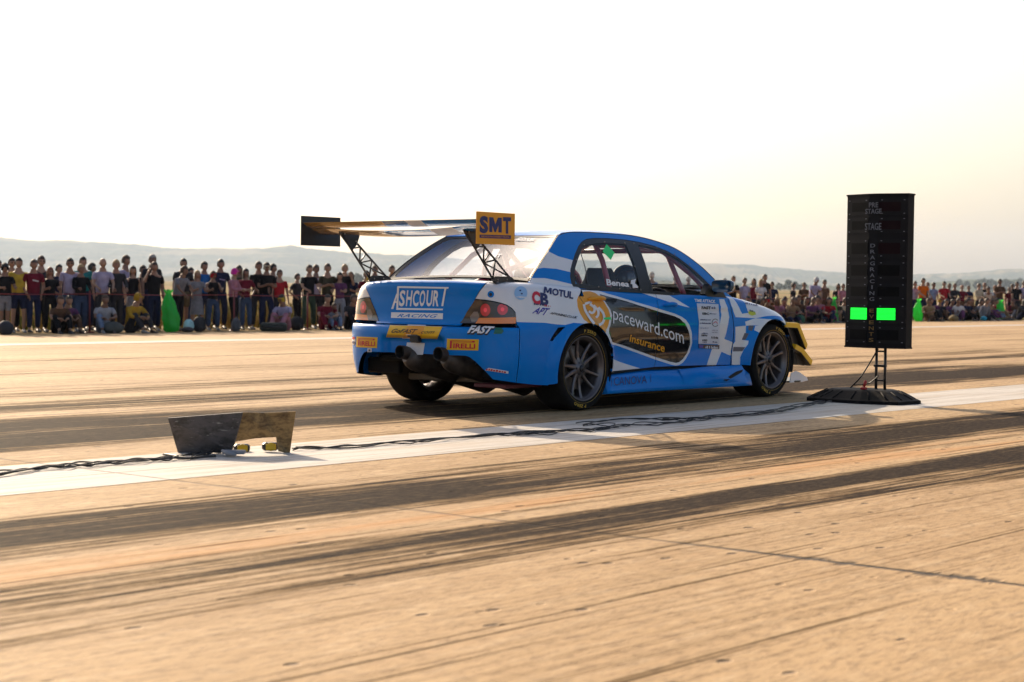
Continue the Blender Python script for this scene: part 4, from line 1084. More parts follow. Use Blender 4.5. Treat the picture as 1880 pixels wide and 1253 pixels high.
gr = gpx(C4((100, 596), (84, 520), (96, 430), (122, 340), (165, 225), (215, 175), (330, 160), (480, 160), (640, 168), (700, 300), (760, 480), (795, 655), (600, 642), (240, 610)))
gf = gpx(C4((757, 170), (900, 198), (1050, 245), (1180, 312), (1300, 400), (1420, 508), (1520, 610), (1572, 700), (1555, 722), (1400, 712), (1150, 692), (937, 670), (862, 450), (800, 290)))
split_x = gpx(C4((745, 128), (905, 700)))
fr_r = [q for q in frame_out]
def split_frame(rear):
    """half of the window frame either side of the sloping line between the doors"""
    a, b = np.array(split_x[0]), np.array(split_x[1]); d = b-a; out = []
    sd_ = lambda q: (d[0]*(q[1]-a[1])-d[1]*(q[0]-a[0]))*(1 if rear else -1)
    ref = sd_(np.array(gr[3]))*(1 if rear else -1); sg = 1 if (sd_(np.array(gr[0] if rear else gf[3])) > 0) else -1
    P_ = [np.array(q) for q in frame_out]
    for i in range(len(P_)):
        p_, q_ = P_[i], P_[(i+1) % len(P_)]; sp_, sq = sd_(p_)*sg, sd_(q_)*sg
        if sp_ > 0: out.append(tuple(p_))
        if sp_*sq < 0: t = sp_/(sp_-sq); out.append(tuple(p_+(q_-p_)*t))
    return out
def frame_part(out, hole, par, texts=None):
    for k, sd in enumerate((1, -1)):
        p = Panels(); p.panel(GS, out, TRIMK, [hole], [], (sd,), gap=.001, thick=.02, off=-.002); f = p.build('window_frame', par)
        p = Panels(); p.panel(GS, hole, SIDEGL, (), [], (sd,), gap=0, thick=0, off=-.004, step=.08)
        if sd == 1 and texts: texts(p)
        p.build('window', par)
def rt(p):
    p.text(GS, 'Benea', C4((432, 610), (672, 628), (672, 572), (425, 545)), LWHT, .03, off=.003, fit=1.0)
    p.poly(GS, C4((692, 560), (745, 545), (735, 590), (770, 625), (770, 642), (712, 640), (708, 600), (690, 600)), LWHT, .003)
    p.poly(GS, C4((430, 170), (515, 262), (475, 342), (387, 250)), GRN, .003)
    stroke(p, GS, C4((150, 262), (200, 430), (238, 608)), 1.6, TRIMK, .003)
frame_part(split_frame(True), gr, ro, rt); frame_part(split_frame(False), gf, fo)
# small fixings round the perspex
mb = MB()
for x, y in [(190, 175), (410, 145), (628, 158), (105, 335), (735, 408), (572, 648), (345, 628), (800, 662), (725, 160), (970, 203), (1165, 277), (1325, 385), (1150, 700), (100, 510)]:
    st = gpx(C4((x, y)))[0]; c = GS.P([st[0]], [st[1]])[0]; mb.lathe([(0, .004), (.006, .003), (.007, 0)], STEEL, Matrix.Translation((c[0], -c[1]-.001, c[2])) @ Matrix.Rotation(math.pi/2, 4, 'X'), 8)
mb.build('window_screws', car)

# ---- rear screen and windscreen
b0, b1 = Sr(0)-.004, Sr(3)-.012
rs = Panels(); glass_rear = [(b0+.035, -.64), (b0+.035, .64), (b0+.07, .665), (b1-.10, .655), (b1-.05, .63), (b1-.045, -.63), (b1-.10, -.655), (b0+.07, -.665)]
rs.panel(RF, [(b0, -.70), (b0, .70), (b1, .70), (b1, -.70)], TRIMK, [glass_rear], (), gap=0, thick=.012, off=-.002, step=.06)
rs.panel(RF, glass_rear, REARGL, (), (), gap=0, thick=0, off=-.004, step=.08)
rs.text(RF, '.CO.UK', [(947, 441.5), (982, 443.5), (984, 438.5), (949, 436.5)], LWHT, .02, .3, off=.003)
rs.text(RF, 'ET', [(906, 473), (920, 473), (922, 467), (908, 467)], LWHT, .02, .2, off=.003)
rs.build('rear_screen', car)
chr_ = MB(); pts = [RF.P([s_], [.685])[0] for s_ in np.linspace(b0, b1, 14)]
chr_.tube([(q[0]-.003, -q[1], q[2]+.003) for q in pts], .0045, pbr('copper_trim', (.65, .42, .28), .3, metal=.8), 6); chr_.build('screen_trim', car)
ws = Panels(); a0, a1 = Sr(8)+.065, Sr(12); gw = [(a0+.06, -.64), (a0+.06, .64), (a1-.05, .66), (a1-.05, -.66)]
ws.panel(RF, [(a0, -.70), (a0, .70), (a1, .70), (a1, -.70)], TRIMK, [gw], (), gap=0, thick=.012, step=.06)
ws.panel(RF, gw, glass_mat('windscreen_glass', (.85, .88, .88), .9), (), (), gap=0, thick=0, step=.08); ws.build('windscreen', car)
# ---- door mirror and its dark quarter
for sd in (1, -1):
    mb = MB(); vs = [hit(*q, 1, .80) for q in C4((1545, 600), (1600, 645), (1700, 690), (1745, 775), (1560, 768), (1500, 705))]
    n = len(vs); V = [(v[0], -float(.795)*sd, v[2]) for v in vs]+[(v[0], -float(.74)*sd, v[2]) for v in vs]
    mb.add(V, [list(range(n)), [n+i for i in range(n)]]+[[i, (i+1) % n, n+(i+1) % n, n+i] for i in range(n)], TRIMK); mb.build('mirror_base', car)
    mb = MB(); TEAL = pbr('mirror_shell', (.01, .05, .09), .2, coat=1)
    M = Matrix.Translation((1.80, -.93*sd, .945)) @ Matrix.Rotation(-math.pi/2, 4, 'Y')
    prof = [(0, -.10), (.4, -.095), (.75, -.07), (.95, -.03), (1.0, .0), (.97, .018), (.90, .02), (.88, .012), (0, .012)]
    V = []; F = []; n = 24
    for r_, h_ in prof:
        for k in range(n):
            a = 2*math.pi*k/n; ca, sa_ = math.cos(a), math.sin(a); e = .55
            V.append((1.80-h_*-1*1.0 if False else 1.775-h_, -.925*sd+r_*.100*abs(ca)**e*(1 if ca > 0 else -1), .940+r_*.052*abs(sa_)**e*(1 if sa_ > 0 else -1)))
    for i in range(len(prof)-1):
        for k in range(n): F.append([i*n+k, i*n+(k+1) % n, (i+1)*n+(k+1) % n, (i+1)*n+k])
    mb.add(V, F, TEAL, True); mb.tube([(1.86, -.79*sd, .885), (1.84, -.86*sd, .91)], .018, TRIMK, 8); mb.build('door_mirror', car)

# ---- interior: cage, seats, dashboard, door skins
cg = MB(); T_ = lambda *p: cg.tube([(x, -y, z) for x, y, z in p], .021, CAGE, 10)
for s_ in (1, -1):
    T_((.62, .66*s_, .20), (.62, .66*s_, .85), (.58, .60*s_, 1.12), (.58, .52*s_, 1.26), (.58, .40*s_, 1.31))
    T_((.58, .50*s_, 1.27), (.30, .50*s_, 1.16), (-.25, .48*s_, .80), (-.30, .48*s_, .6))
    T_((.60, .56*s_, 1.24), (1.2, .55*s_, 1.26), (1.45, .56*s_, 1.21), (1.8, .60*s_, 1.03), (2.0, .66*s_, .86), (2.02, .68*s_, .3))
    T_((.62, .66*s_, .50), (1.25, .70*s_, .60), (2.0, .66*s_, .55)); T_((.6, .64*s_, .25), (1.3, .70*s_, .5), (2.0, .66*s_, .75))
    T_((1.52, .55*s_, 1.19), (1.68, .62*s_, .85), (1.74, .66*s_, .4))
T_((.58, -.42, 1.31), (.58, .42, 1.31)); T_((1.46, -.52, 1.22), (1.46, .52, 1.22)); T_((2.0, -.62, .84), (2.0, .62, .84)); T_((.61, -.64, .82), (.61, .64, .82))
T_((.58, -.45, 1.29), (.61, .60, .30)); T_((.58, .45, 1.29), (-.25, -.45, .80)); T_((.58, -.45, 1.29), (-.25, .45, .80)); T_((.58, .45, 1.30), (.61, -.60, .3))
T_((.58, .1, 1.31), (1.46, .45, 1.23)); T_((.58, -.1, 1.31), (1.46, -.45, 1.23))
cg.build('roll_cage', car)
def seat(y0):
    s_ = MB(); V = []; F = []
    prof = [(1.42, .44, .24), (1.30, .40, .25), (1.05, .36, .25), (.93, .42, .26), (.86, .60, .27), (.82, .76, .27), (.80, .87, .245), (.79, .93, .20), (.785, .98, .14), (.785, 1.03, .12), (.785, 1.07, .09)]
    for x, z, w in prof:
        for k in range(9):
            u = -1+2*k/8; wing = .10*abs(u)**3; V.append((x+(wing if z > .5 else 0), -(y0+u*w), z+(wing*1.1 if z < .5 else 0)))
    n = 9
    for i in range(len(prof)-1):
        for k in range(8): F.append([i*n+k, i*n+k+1, (i+1)*n+k+1, (i+1)*n+k])
    b = len(V); V += [(x-.045 if z > .5 else x, y, z-.04 if z < .5 else z) for x, y, z in V]; F += [[b+i for i in f[::-1]] for f in F]
    e = [(k, k+1) for k in range(8)]+[((len(prof)-1)*n+k, (len(prof)-1)*n+k+1) for k in range(8)]+[(i*n, i*n+n) for i in range(len(prof)-1)]+[(i*n+8, i*n+17) for i in range(len(prof)-1)]
    F += [[a, c, b+c, b+a] for a, c in e]
    s_.add(V, F, SEATM, True); s_.tube([(.755, -(y0-.27), .84), (.735, -(y0-.15), .80), (.73, -y0, .79), (.735, -(y0+.15), .80), (.755, -(y0+.27), .84)], .004, LWHT, 5)
    CB(s_, (1.12, y0, .24), (.5, .42, .1), HOLE); s_.build('seat', car)
seat(.37); seat(-.37)
mb = MB()
mb.prism([(1.82, .50), (1.86, .74), (1.95, .82), (2.12, .86), (2.16, .5)], 1.36, INT, Matrix.Translation((0, .68, 0)) @ Matrix.Rotation(math.pi/2, 4, 'X')); mb.build('dashboard', car)
mb = MB(); CB(mb, (1.3, 0, .19), (1.9, 1.45, .02), INT); CB(mb, (2.13, 0, .5), (.03, 1.4, .62), INT); CB(mb, (-.30, 0, .60), (.03, 1.25, .62), INT)
CB(mb, (.2, 0, .42), (1.0, 1.1, .03), INT)
for sd in (1, -1):
    CB(mb, (1.1, .72*sd, .52), (1.7, .02, .62), INT); CB(mb, (.05, .66*sd, .74), (.7, .02, .28), INT)
mb.tube([(1.62, -.37+.17*math.cos(a), .74+.17*math.sin(a)) for a in np.linspace(0, 2*math.pi, 25)[:-1]], .014, SEATM, 8, close=True); mb.tube([(1.62, -.37, .74), (1.85, -.37, .70)], .02, SEATM)
CB(mb, (1.62, .37, .74), (.01, .32, .03), SEATM); mb.build('cabin_trim', car)

# ---- rear wing
def foil(x0, x1, z0, z1, camber, th, n=14):
    """closed section from leading to trailing edge; inverted wing, belly below"""
    up = []; lo = []
    for k in range(n+1):
        t = (1-math.cos(math.pi*k/n))/2; x = x0+(x1-x0)*t; z = z0+(z1-z0)*t; y_t = th*(2.97*math.sqrt(t)-1.26*t-3.52*t*t+2.84*t**3-1.015*t**4)/1.0; c_ = -camber*4*t*(1-t)
        up.append((x, z+c_+y_t*.5)); lo.append((x, z+c_-y_t*.5))
    return up+lo[::-1][1:-1]
def wing_el(name, sec, ys, matf, belly):
    mb = MB(); n = len(sec)
    for a, b in zip(ys[:-1], ys[1:]):
        V = []
        for y in (a, b):
            w = belly*(1-min(1, abs(y)/.62)**2.5) if abs(y) < .62 else 0
            cx = sum(q[0] for q in sec)/n
            for x, z in sec: V.append((x, -y, z-w))
        mb.add(V, [[k, (k+1) % n, n+(k+1) % n, n+k] for k in range(n)], matf((a+b)/2), True)
    mb.add([(x, -ys[0], z) for x, z in sec], [list(range(n))], matf(ys[0])); mb.add([(x, -ys[-1], z) for x, z in sec], [list(range(n))], matf(ys[-1]))
    return mb.build(name, wing)
wing = MB()
wing = bpy.data.objects.new('rear_wing', None); COL.objects.link(wing); wing.parent = car; wing.empty_display_size = .2
def wm(y):
    if y < -.05: return GOLD
    if .18 < y < .34: return LWHT
    return pbr('wing_blue', (.006, .16, .44), .2, coat=1)
def wm2(y):
    if y < -.12: return GOLD
    if .34 < y < .56: return LWHT
    return pbr('wing_blue', (.006, .16, .44), .2, coat=1)
ys = [-.865, -.8, -.72, -.62, -.5, -.38, -.25, -.12, -.05, .06, .18, .26, .34, .45, .56, .62, .72, .8, .865]
wing_el('main_plane', foil(-.84, -1.12, 1.322, 1.330, .022, .030), ys, wm2, .022)
wing_el('flap', foil(-1.085, -1.205, 1.338, 1.374, .008, .016), ys, wm, 0)
for sd in (1, -1):
    mb = MB(); y = .87*sd; CB(mb, (-1.014, y+.003*sd, 1.315), (.41, .006, .222), ORG if sd > 0 else CARB, .001)
    ep = mb.build('endplate', wing)
p = Panels(); EPp = Patch(((-1.3, -.7), (1.1, 1.5))); EPp.P = lambda S, T: np.stack([np.asarray(S, float), .877+0*np.asarray(S, float), np.asarray(T, float)], 1); EPp.sgn = -1
E8 = lambda *q: crop(q, 12.533, 840, 370)
p.text(EPp, 'S', E8((505, 700), (705, 706), (705, 366), (505, 358)), NAVY, .06, off=.001); p.poly(EPp, E8((728, 708), (728, 366), (822, 370), (868, 530), (930, 374), (1016, 378), (1016, 718), (938, 716), (938, 560), (880, 712), (846, 712), (800, 560), (800, 710)), NAVY, .001); p.text(EPp, 'T', E8((1045, 718), (1230, 724), (1230, 386), (1045, 378)), NAVY, .05, off=.001)
p.poly(EPp, E8((505, 765), (1228, 785), (1225, 868), (505, 842)), pbr('purple_strip', (.06, .02, .12), .5), .001)
p.text(EPp, 'SERVICE MACHINERY TRUCK', E8((540, 822), (1190, 842), (1190, 808), (540, 790)), ORG, .0, off=.0022)
p.build('endplate_lettering', wing)
# small bright bits on the dark endplate; lattice struts
for sd in (1, -1):
    mb = MB(); y = .62*sd; th = .010
    def bar(a, b, w=.0065): mb.tube([(a[0], -y, a[1]), (b[0], -y, b[1])], w, CARB, 6)
    A = [(-1.035, 1.285), (-.735, .955)]; B = [(-.885, 1.230), (-.540, .965)]
    la = lambda t: (A[0][0]+(A[1][0]-A[0][0])*t, A[0][1]+(A[1][1]-A[0][1])*t); lb = lambda t: (B[0][0]+(B[1][0]-B[0][0])*t, B[0][1]+(B[1][1]-B[0][1])*t)
    bar(A[0], A[1], .008); bar(B[0], B[1], .008)
    mid = [la(.32), lb(.18), la(.58), lb(.45), la(.86), lb(.72)]
    bar(la(.30), lb(.12)); bar(lb(.12), la(.62)); bar(la(.62), lb(.48)); bar(lb(.30), la(.62), .006); bar(lb(.48), la(.97)); bar(la(.62), lb(.92), .006)
    M = Matrix.Translation((0, -y+th/2, 0)) @ Matrix.Rotation(math.pi/2, 4, 'X')
    mb.prism([(-1.075, 1.318), (-.845, 1.318), (-.86, 1.27), (-.885, 1.215), (-.925, 1.175), (-.955, 1.19), (-1.045, 1.275)], th, CARB, M)
    mb.prism([(-.755, .965), (-.73, .985), (-.55, .985), (-.505, .955), (-.50, .935), (-.73, .935)], th*1.6, CARB, M)
    CB(mb, (-.62, y, .937), (.25, .075, .012), CARB, .003)
    for bx in (-.72, -.62, -.53): mb.lathe([(0, .007), (.006, .006), (.007, 0)], STEEL, Matrix.Translation((bx, -(y+.025*sd), .943)), 8)
    for bx, bz in ((-1.02, 1.295), (-.90, 1.24), (-.89, 1.225), (-.70, .962), (-.60, .965)):
        for k_ in (1, -1): mb.tube([(bx, -(y+.009*k_), bz), (bx, -(y+.014*k_), bz)], .006, STEEL, 8)
    mb.build('wing_strut', wing)
for yy in (-.25, .28):
    mb = MB(); mb.lathe([(0, .012), (.012, .010), (.017, 0), (.017, -.008)], TRIMK, Matrix.Translation((-1.10, -yy, 1.352)), 12); mb.build('slot_spacer', wing)

# ---- dive planes, front splitter, bumper light pod
for prof in ([(2.80, .600), (2.99, .592), (3.125, .405)], [(2.96, .410), (3.06, .375), (3.215, .262)]):
    for sd in (1, -1):
        mb = MB(); cm = MB(); V = []; m_ = len(prof)
        for i, (x, z) in enumerate(prof): V += [(x, -.74*sd, z), (x, -(.90+.008*i)*sd, z), (x-.006, -(.90+.008*i)*sd, z-.008), (x-.006, -.74*sd, z-.008)]
        mb.add(V, [[k*4+j, k*4+(j+1) % 4, k*4+4+(j+1) % 4, k*4+4+j] for k in range(m_-1) for j in range(4)]+[[0, 1, 2, 3], [(m_-1)*4+j for j in range(4)]], CARB)
        V = []
        for i, (x, z) in enumerate(prof):
            y = .90+.008*i; V += [(x, -(y-.004)*sd, z-.004), (x, -(y+.004)*sd, z-.004), (x+.020, -(y+.004)*sd, z+.036), (x+.020, -(y-.030)*sd, z+.040), (x+.014, -(y-.034)*sd, z+.034)]
        mb.add(V, [[k*5+j, k*5+(j+1) % 5, k*5+5+(j+1) % 5, k*5+5+j] for k in range(m_-1) for j in range(5)]+[[0, 1, 2, 3, 4], [(m_-1)*5+j for j in range(5)]], YEL)
        # dark cheek plate under the canard
        a, b = prof[0], prof[-1]; mb.prism([(a[0]+.05, a[1]-.01), (prof[1][0], prof[1][1]-.01), (b[0]-.01, b[1]-.01), (b[0]-.14, b[1]+.0)], .006, CARB, Matrix.Translation((0, -.86*sd, 0)) @ Matrix.Rotation(math.pi/2, 4, 'X'))
        mb.build('dive_plane', car)
mb = MB()
spl = [(2.78, .80), (2.80, .915), (2.98, .945), (3.12, .90), (3.36, .70), (3.50, .40), (3.54, 0)]
poly = [(x, -y) for x, y in spl]+[(x, y) for x, y in spl[::-1][1:]]; mb.prism(poly, .014, CARB, Matrix.Translation((0, 0, .118)))
for sd in (1, -1):
    mb.prism([(2.86, .20), (2.94, .215), (3.00, .20), (3.12, .155), (3.14, .128), (3.04, .118), (2.84, .118)], .008, WHT, Matrix.Translation((0, -(.925 if sd > 0 else -.933), 0)) @ Matrix.Rotation(math.pi/2, 4, 'X'))
mb.build('front_splitter', car)
# ------------------------------------------------------------ things standing by the line
def G(px, py, z=0.):
    """photo point -> point on the ground plane at height z"""
    d = _D + (px-940)/FPX*CR - (py-626.5)/FPX*CU; t = (z-CAMH)/d[2]; return Vector((t*d[0], t*d[1], z))
RZ = math.pi/2-YAW                                    # local +x along the runway, local +y away across it
# start lights: local x = down the runway, y = away from the camera side
x, y = U2(13.05, 7.0)
tree = empty('start_light_tree', (x, y, 0), RZ)
prop(tree, 'tall black drag racing start light box with two lit green lamps, on a pole', 'start light')
BOXM = pbr('light_box_black', (.008, .007, .008), .6, var=.2, scale=12, spec=.15)
BOXM2 = pbr('light_box_panel', (.010, .009, .010), .55, var=.15, scale=12, spec=.15)
z0, z1 = .455, 1.700
plan = [(-.045, .305), (-.118, .06), (-.118, -.02), (-.045, -.25), (.06, -.25), (.06, .305)]      # y>0 is away = left in the picture
mb = MB(); mb.prism(plan, z1-z0, BOXM, Matrix.Translation((0, 0, z0)))
mb.prism([(a*1.06, b*1.03) for a, b in plan], .014, BOXM, Matrix.Translation((0, 0, z1-.004))); mb.prism([(a*1.05, b*1.02) for a, b in plan], .012, BOXM, Matrix.Translation((0, 0, z0-.008)))
mb.build('housing', tree)
rows = [(1.640, 1.565), (1.488, 1.418), (1.308, 1.218), (1.128, 1.040), (.950, .872), (.776, .680), (.598, .515)]
GL = pbr('green_led', (.0, .5, .05), .4, emit=(.005, .85, .03), es=1.6); OFF = pbr('unlit_lamp', (.003, .003, .003), .6, spec=.1); OFFR = pbr('unlit_red_lamp', (.012, .003, .004), .6, spec=.1)
def face_box(mb_, side, a0, a1, zb, zt, mat, d=.003):
    """thin box on the left (side=1) or right (side=-1) face; a = 0..1 across the face from the middle outward"""
    p0 = Vector((-.118, .06 if side > 0 else -.02, 0)); p1 = Vector((-.045, .305 if side > 0 else -.25, 0)); t = (p1-p0); n = Vector((-abs(t.y), t.x*side, 0)).normalized()
    n = Vector((-t.y*side, t.x*side, 0)).normalized()
    if n.x > 0: n = -n
    A = p0+t*a0; B = p0+t*a1; V = []
    for z in (zb, zt):
        for q in (A, B): V += [(q.x, q.y, z), (q.x+n.x*d, q.y+n.y*d, z)]
    mb_.add(V, [[0, 1, 3, 2], [4, 6, 7, 5], [0, 4, 5, 1], [2, 3, 7, 6], [1, 5, 7, 3], [0, 2, 6, 4]], mat)
for i, (zt, zb) in enumerate(rows):
    for sd in (1, -1):
        mb = MB(); lit = i == 5
        face_box(mb, sd, .02, .98, zb-.028, zt+.028, BOXM2, .004)
        if lit:
            n = 9; h_ = (zt-zb)/n
            face_box(mb, sd, .0, .78 if sd > 0 else .68, zb-.004, zt+.004, OFF, .0055)
            for k in range(n): face_box(mb, sd, .02, .74 if sd > 0 else .64, zb+h_*(k+.15), zb+h_*(k+.88), GL, .007)
        else: face_box(mb, sd, .03, .76, zb, zt, OFF if sd > 0 or i > 2 else OFFR, .0055)
        for a in (.10, .85): face_box(mb, sd, a, a+.055, zb-.020, zb-.014, pbr('dull_screw', (.14, .14, .15), .5), .006); face_box(mb, sd, a, a+.055, zt+.014, zt+.020, pbr('dull_screw', (.14, .14, .15), .5), .006)
        o = mb.build('green_lamp' if lit else 'lamp_panel', tree)
LET = pbr('grey_lettering', (.13, .13, .14), .7); LETO = pbr('ochre_lettering', (.20, .11, .02), .6)
def plate_text(mb_, body, zc, hgt, mat, wmax=None, bold=.02):
    V, F = text2d(body, bold); V = V.copy(); s_ = hgt/.70; w = V[:, 0].max()*s_; kx = s_ if not wmax else wmax/V[:, 0].max(); w = V[:, 0].max()*kx
    mb_.add([(-.1255, .02+w/2-a*kx, zc+b*s_-hgt/2) for a, b in V], F, mat)
mb = MB()
plate_text(mb, 'PRE', 1.618, .040, LET, .085); plate_text(mb, 'STAGE', 1.566, .040, LET, .150); plate_text(mb, 'STAGE', 1.442, .055, LET, .150)
for k, ch in enumerate('DRAGRACING'): plate_text(mb, ch, 1.286-k*.0485, .030, LET, .044 if ch != 'I' else .012)
for k, ch in enumerate('EVENTS'): plate_text(mb, ch, .755-k*.048, .030, LETO, .044)
mb.build('lettering', tree)
mb = MB(); POLEM = pbr('black_pole', (.014, .013, .013), .4)
for yy in (.035, -.045): mb.tube([(0, yy, .06), (0, yy, .47)], .012, POLEM, 10)
for z in (.18, .42): mb.tube([(0, .035, z), (0, -.045, z)], .007, POLEM, 8)
mb.box((0, 0, .30), (.03, .11, .02), POLEM, None, .003); mb.build('pole', tree)
mb = MB(); BASEM = pbr('black_plastic_base', (.008, .007, .007), .7, var=.3, scale=20, bump=.2, spec=.12)
rim_ = [(-.36, .20), (-.30, .36), (-.05, .47), (.20, .40), (.33, .10), (.30, -.25), (.05, -.45), (-.28, -.42), (-.38, -.15)]
for zz, k in ((0, 1.), (.025, 1.), (.085, .68), (.092, .60)): pass
V = []; F = []; n = len(rim_)
lv = ((0, 1.), (.028, 1.), (.040, .93), (.095, .66), (.105, .58), (.108, .2))
for zz, k in lv: V += [(a*k, b*k*1.06+.13, zz) for a, b in rim_]
for i in range(len(lv)-1):
    for j in range(n): F.append([i*n+j, i*n+(j+1) % n, (i+1)*n+(j+1) % n, (i+1)*n+j])
F.append([(len(lv)-1)*n+j for j in range(n)]); mb.add(V, F, BASEM)
for j in range(n):
    a, b = rim_[j]; c, d = rim_[(j+1) % n]
    for t in (.25, .75):
        e, f = a+(c-a)*t, b+(d-b)*t; mb.tube([(e*.94, f*.94*1.06+.13, .036), (e*.67, f*.67*1.06+.13, .094)], .008, BASEM, 6)
mb.build('base', tree)
mb = MB(); mb.box((-.16, .06, .118), (.05, .04, .02), pbr('red_plug', (.45, .03, .03), .5), None, .004); mb.tube([(-.16, .06, .13), (-.15, .05, .17), (-.15, .055, .18)], .012, pbr('red_plug', (.45, .03, .03), .5), 8); mb.build('plug', tree)

# two worn steel shields hinged into a V round the beam sensors
def worn(name, a, b, c, sc):
    mt, t, bs_ = node_mat(name); N, L = t.nodes, t.links; tc = N.new('ShaderNodeTexCoord')
    n1 = noise(N, L, scaled(N, L, tc.outputs['Object'], (1, 1, 2)), sc, 8, .7, .4); n2 = noise(N, L, scaled(N, L, tc.outputs['Object'], (3, 3, 14), (4, 4, 0)), sc*.6, 5, .6)
    col = mixc(N, L, rng(N, L, n1, .35, .62), a, b); col = mixc(N, L, rng(N, L, n2, .60, .72, 0, .8), col, c); L.new(col, bs_.inputs['Base Color'])
    L.new(rng(N, L, n1, .3, .7, .35, .7), bs_.inputs['Roughness']); bs_.inputs['Metallic'].default_value = .35
    bp = N.new('ShaderNodeBump'); bp.inputs['Strength'].default_value = .4; bp.inputs['Distance'].default_value = .004; L.new(n1, bp.inputs['Height']); L.new(bp.outputs[0], bs_.inputs['Normal'])
    return mt
SH1 = worn('grey_worn_steel', (.035, .033, .034), (.11, .10, .10), (.38, .36, .34), 9); SH2 = worn('brown_worn_steel', (.08, .05, .022), (.34, .22, .09), (.04, .025, .015), 11)
bx = G(430, 834); board = empty('beam_shield', tuple(bx)); prop(board, 'low pair of worn steel plates on the white line, one grey and one brown', 'shield')
def pt_at(px, py, depth):
    d = _D + (px-940)/FPX*CR - (py-626.5)/FPX*CU; t = depth/d[1]; return Vector((t*d[0], t*d[1], CAMH+t*d[2]))-bx
def plate(name, quad, mat, hole=None, th=.005):
    """quad of photo points with a depth each"""
    v = [pt_at(*q) for q in quad]; n = (v[1]-v[0]).cross(v[-1]-v[0]).normalized(); mb = MB(); k = len(v)
    mb.add([p_ for p_ in v]+[p_-n*th for p_ in v], [list(range(k)), [k+i for i in range(k)][::-1]]+[[i, (i+1) % k, k+(i+1) % k, k+i] for i in range(k)], mat)
    return mb.build(name, board)
d_l, d_m, d_r = 9.40, 9.33, 9.47
plate('grey_plate', [(327, 833, d_l), (425, 830, d_m), (432, 812, d_m), (446, 757.5, d_m-.04), (308, 768, d_l-.05)], SH1)
plate('brown_plate', [(429, 812, d_m+.01), (470, 805, d_m+.05), (507, 803, d_r-.03), (511, 829, d_r-.03), (532, 834, d_r), (543, 756, d_r-.04), (492, 758.5, d_r-.06), (446, 757.5, d_m-.03)], SH2)
for px, py in ((444, 823), (496, 820)):
    c = pt_at(px, py, 9.50); mb = MB(); mb.box(c, (.085, .05, .045), TRIMK, None, .01); mb.lathe([(0, .030), (.020, .029), (.024, .02)], pbr('yellow_lens', (.50, .36, .01), .3), Matrix.Translation(c+Vector((.006, 0, 0))) @ Matrix.Rotation(math.pi/2, 4, 'X'), 16)
    mb.box(c+Vector((.008, -.028, 0)), (.055, .012, .036), pbr('yellow_lens', (.50, .36, .01), .3), None, .004); mb.build('beam_sensor', board)
mb = MB(); c = pt_at(418, 835, 9.2); mb.tube([c+Vector((-.03, 0, .02)), c+Vector((.0, -.02, .012)), c+Vector((.05, -.04, .004))], [.008, .014, .006], pbr('grey_bracket', (.25, .25, .27), .5), 8); mb.box(c+Vector((.03, .02, .012)), (.12, .06, .02), pbr('grey_bracket', (.25, .25, .27), .5), None, .005); mb.build('foot', board)

# cables
CBL = pbr('black_cable', (.010, .010, .011), .5)
def cable(pts, label, n=1, amp=.02, r_=.0065, seed=1, loops=()):
    rr = random.Random(seed); mb = MB()
    for s_ in range(n):
        base = [G(*p) for p in pts]; q = catmull([tuple(b_) for b_ in base], 10); out = []; ph = rr.uniform(0, 6); f1 = rr.uniform(.15, .35); of = rr.uniform(-amp, amp)
        for i, p in enumerate(q):
            e = of+amp*.9*math.sin(i*f1+ph)+amp*.35*math.sin(i*f1*2.7+ph*2)
            out.append((p[0]+CY*e*.5, p[1]-SY*e-e*.3, .004+r_+(.010*abs(math.sin(i*.3+s_))*(1 if n > 1 else .3))))
        mb.tube(out, r_, CBL, 6)
    for px, py, w, h_ in loops:
        c = G(px, py); mb.tube([(c.x+w*math.cos(a)*(1+.15*math.sin(3*a)), c.y+h_*math.sin(a), .012+.008*math.sin(2*a)) for a in np.linspace(0, 2*math.pi, 28)[:-1]], r_*.8, CBL, 6, close=True)
    o = mb.build('cable'); return prop(o, label, 'cable', 'black cables lying along the white line')
cable([(-40, 881), (60, 868), (130, 860), (200, 856), (270, 850), (330, 846), (380, 838), (412, 832)], 'thick bundle of black cables on the white line left of the steel plates', 4, .060, .0045, 3)
cable([(300, 838), (345, 846), (395, 842)], 'short loose black cable end beside the left foot of the grey plate', 1, .01, .007, 8)
cable([(536, 829), (600, 824), (680, 820), (760, 814), (850, 806), (930, 800), (1000, 797)], 'pair of black cables running from the brown plate along the white line', 2, .045, .004, 5)
cable([(545, 825), (640, 825), (760, 812), (880, 804), (980, 795), (1060, 793), (1140, 788)], 'thin black cable below the car between the plates and the cable tangle', 1, .03, .0045, 6)
cable([(940, 800), (1000, 797), (1060, 792), (1120, 788), (1180, 782), (1250, 776), (1300, 769), (1380, 760), (1450, 751), (1512, 740)], 'tangle of black cables on the white line beside the rear wheel', 3, .075, .0038, 11, [(1262, 772, .16, .07), (1245, 774, .11, .05), (985, 799, .12, .05), (1100, 783, .10, .05)])
cable([(1065, 783), (1120, 775), (1200, 772), (1290, 772), (1370, 765), (1440, 757), (1490, 745), (1530, 738)], 'black cable reaching the foot of the start light from the tangle', 2, .04, .004, 13)
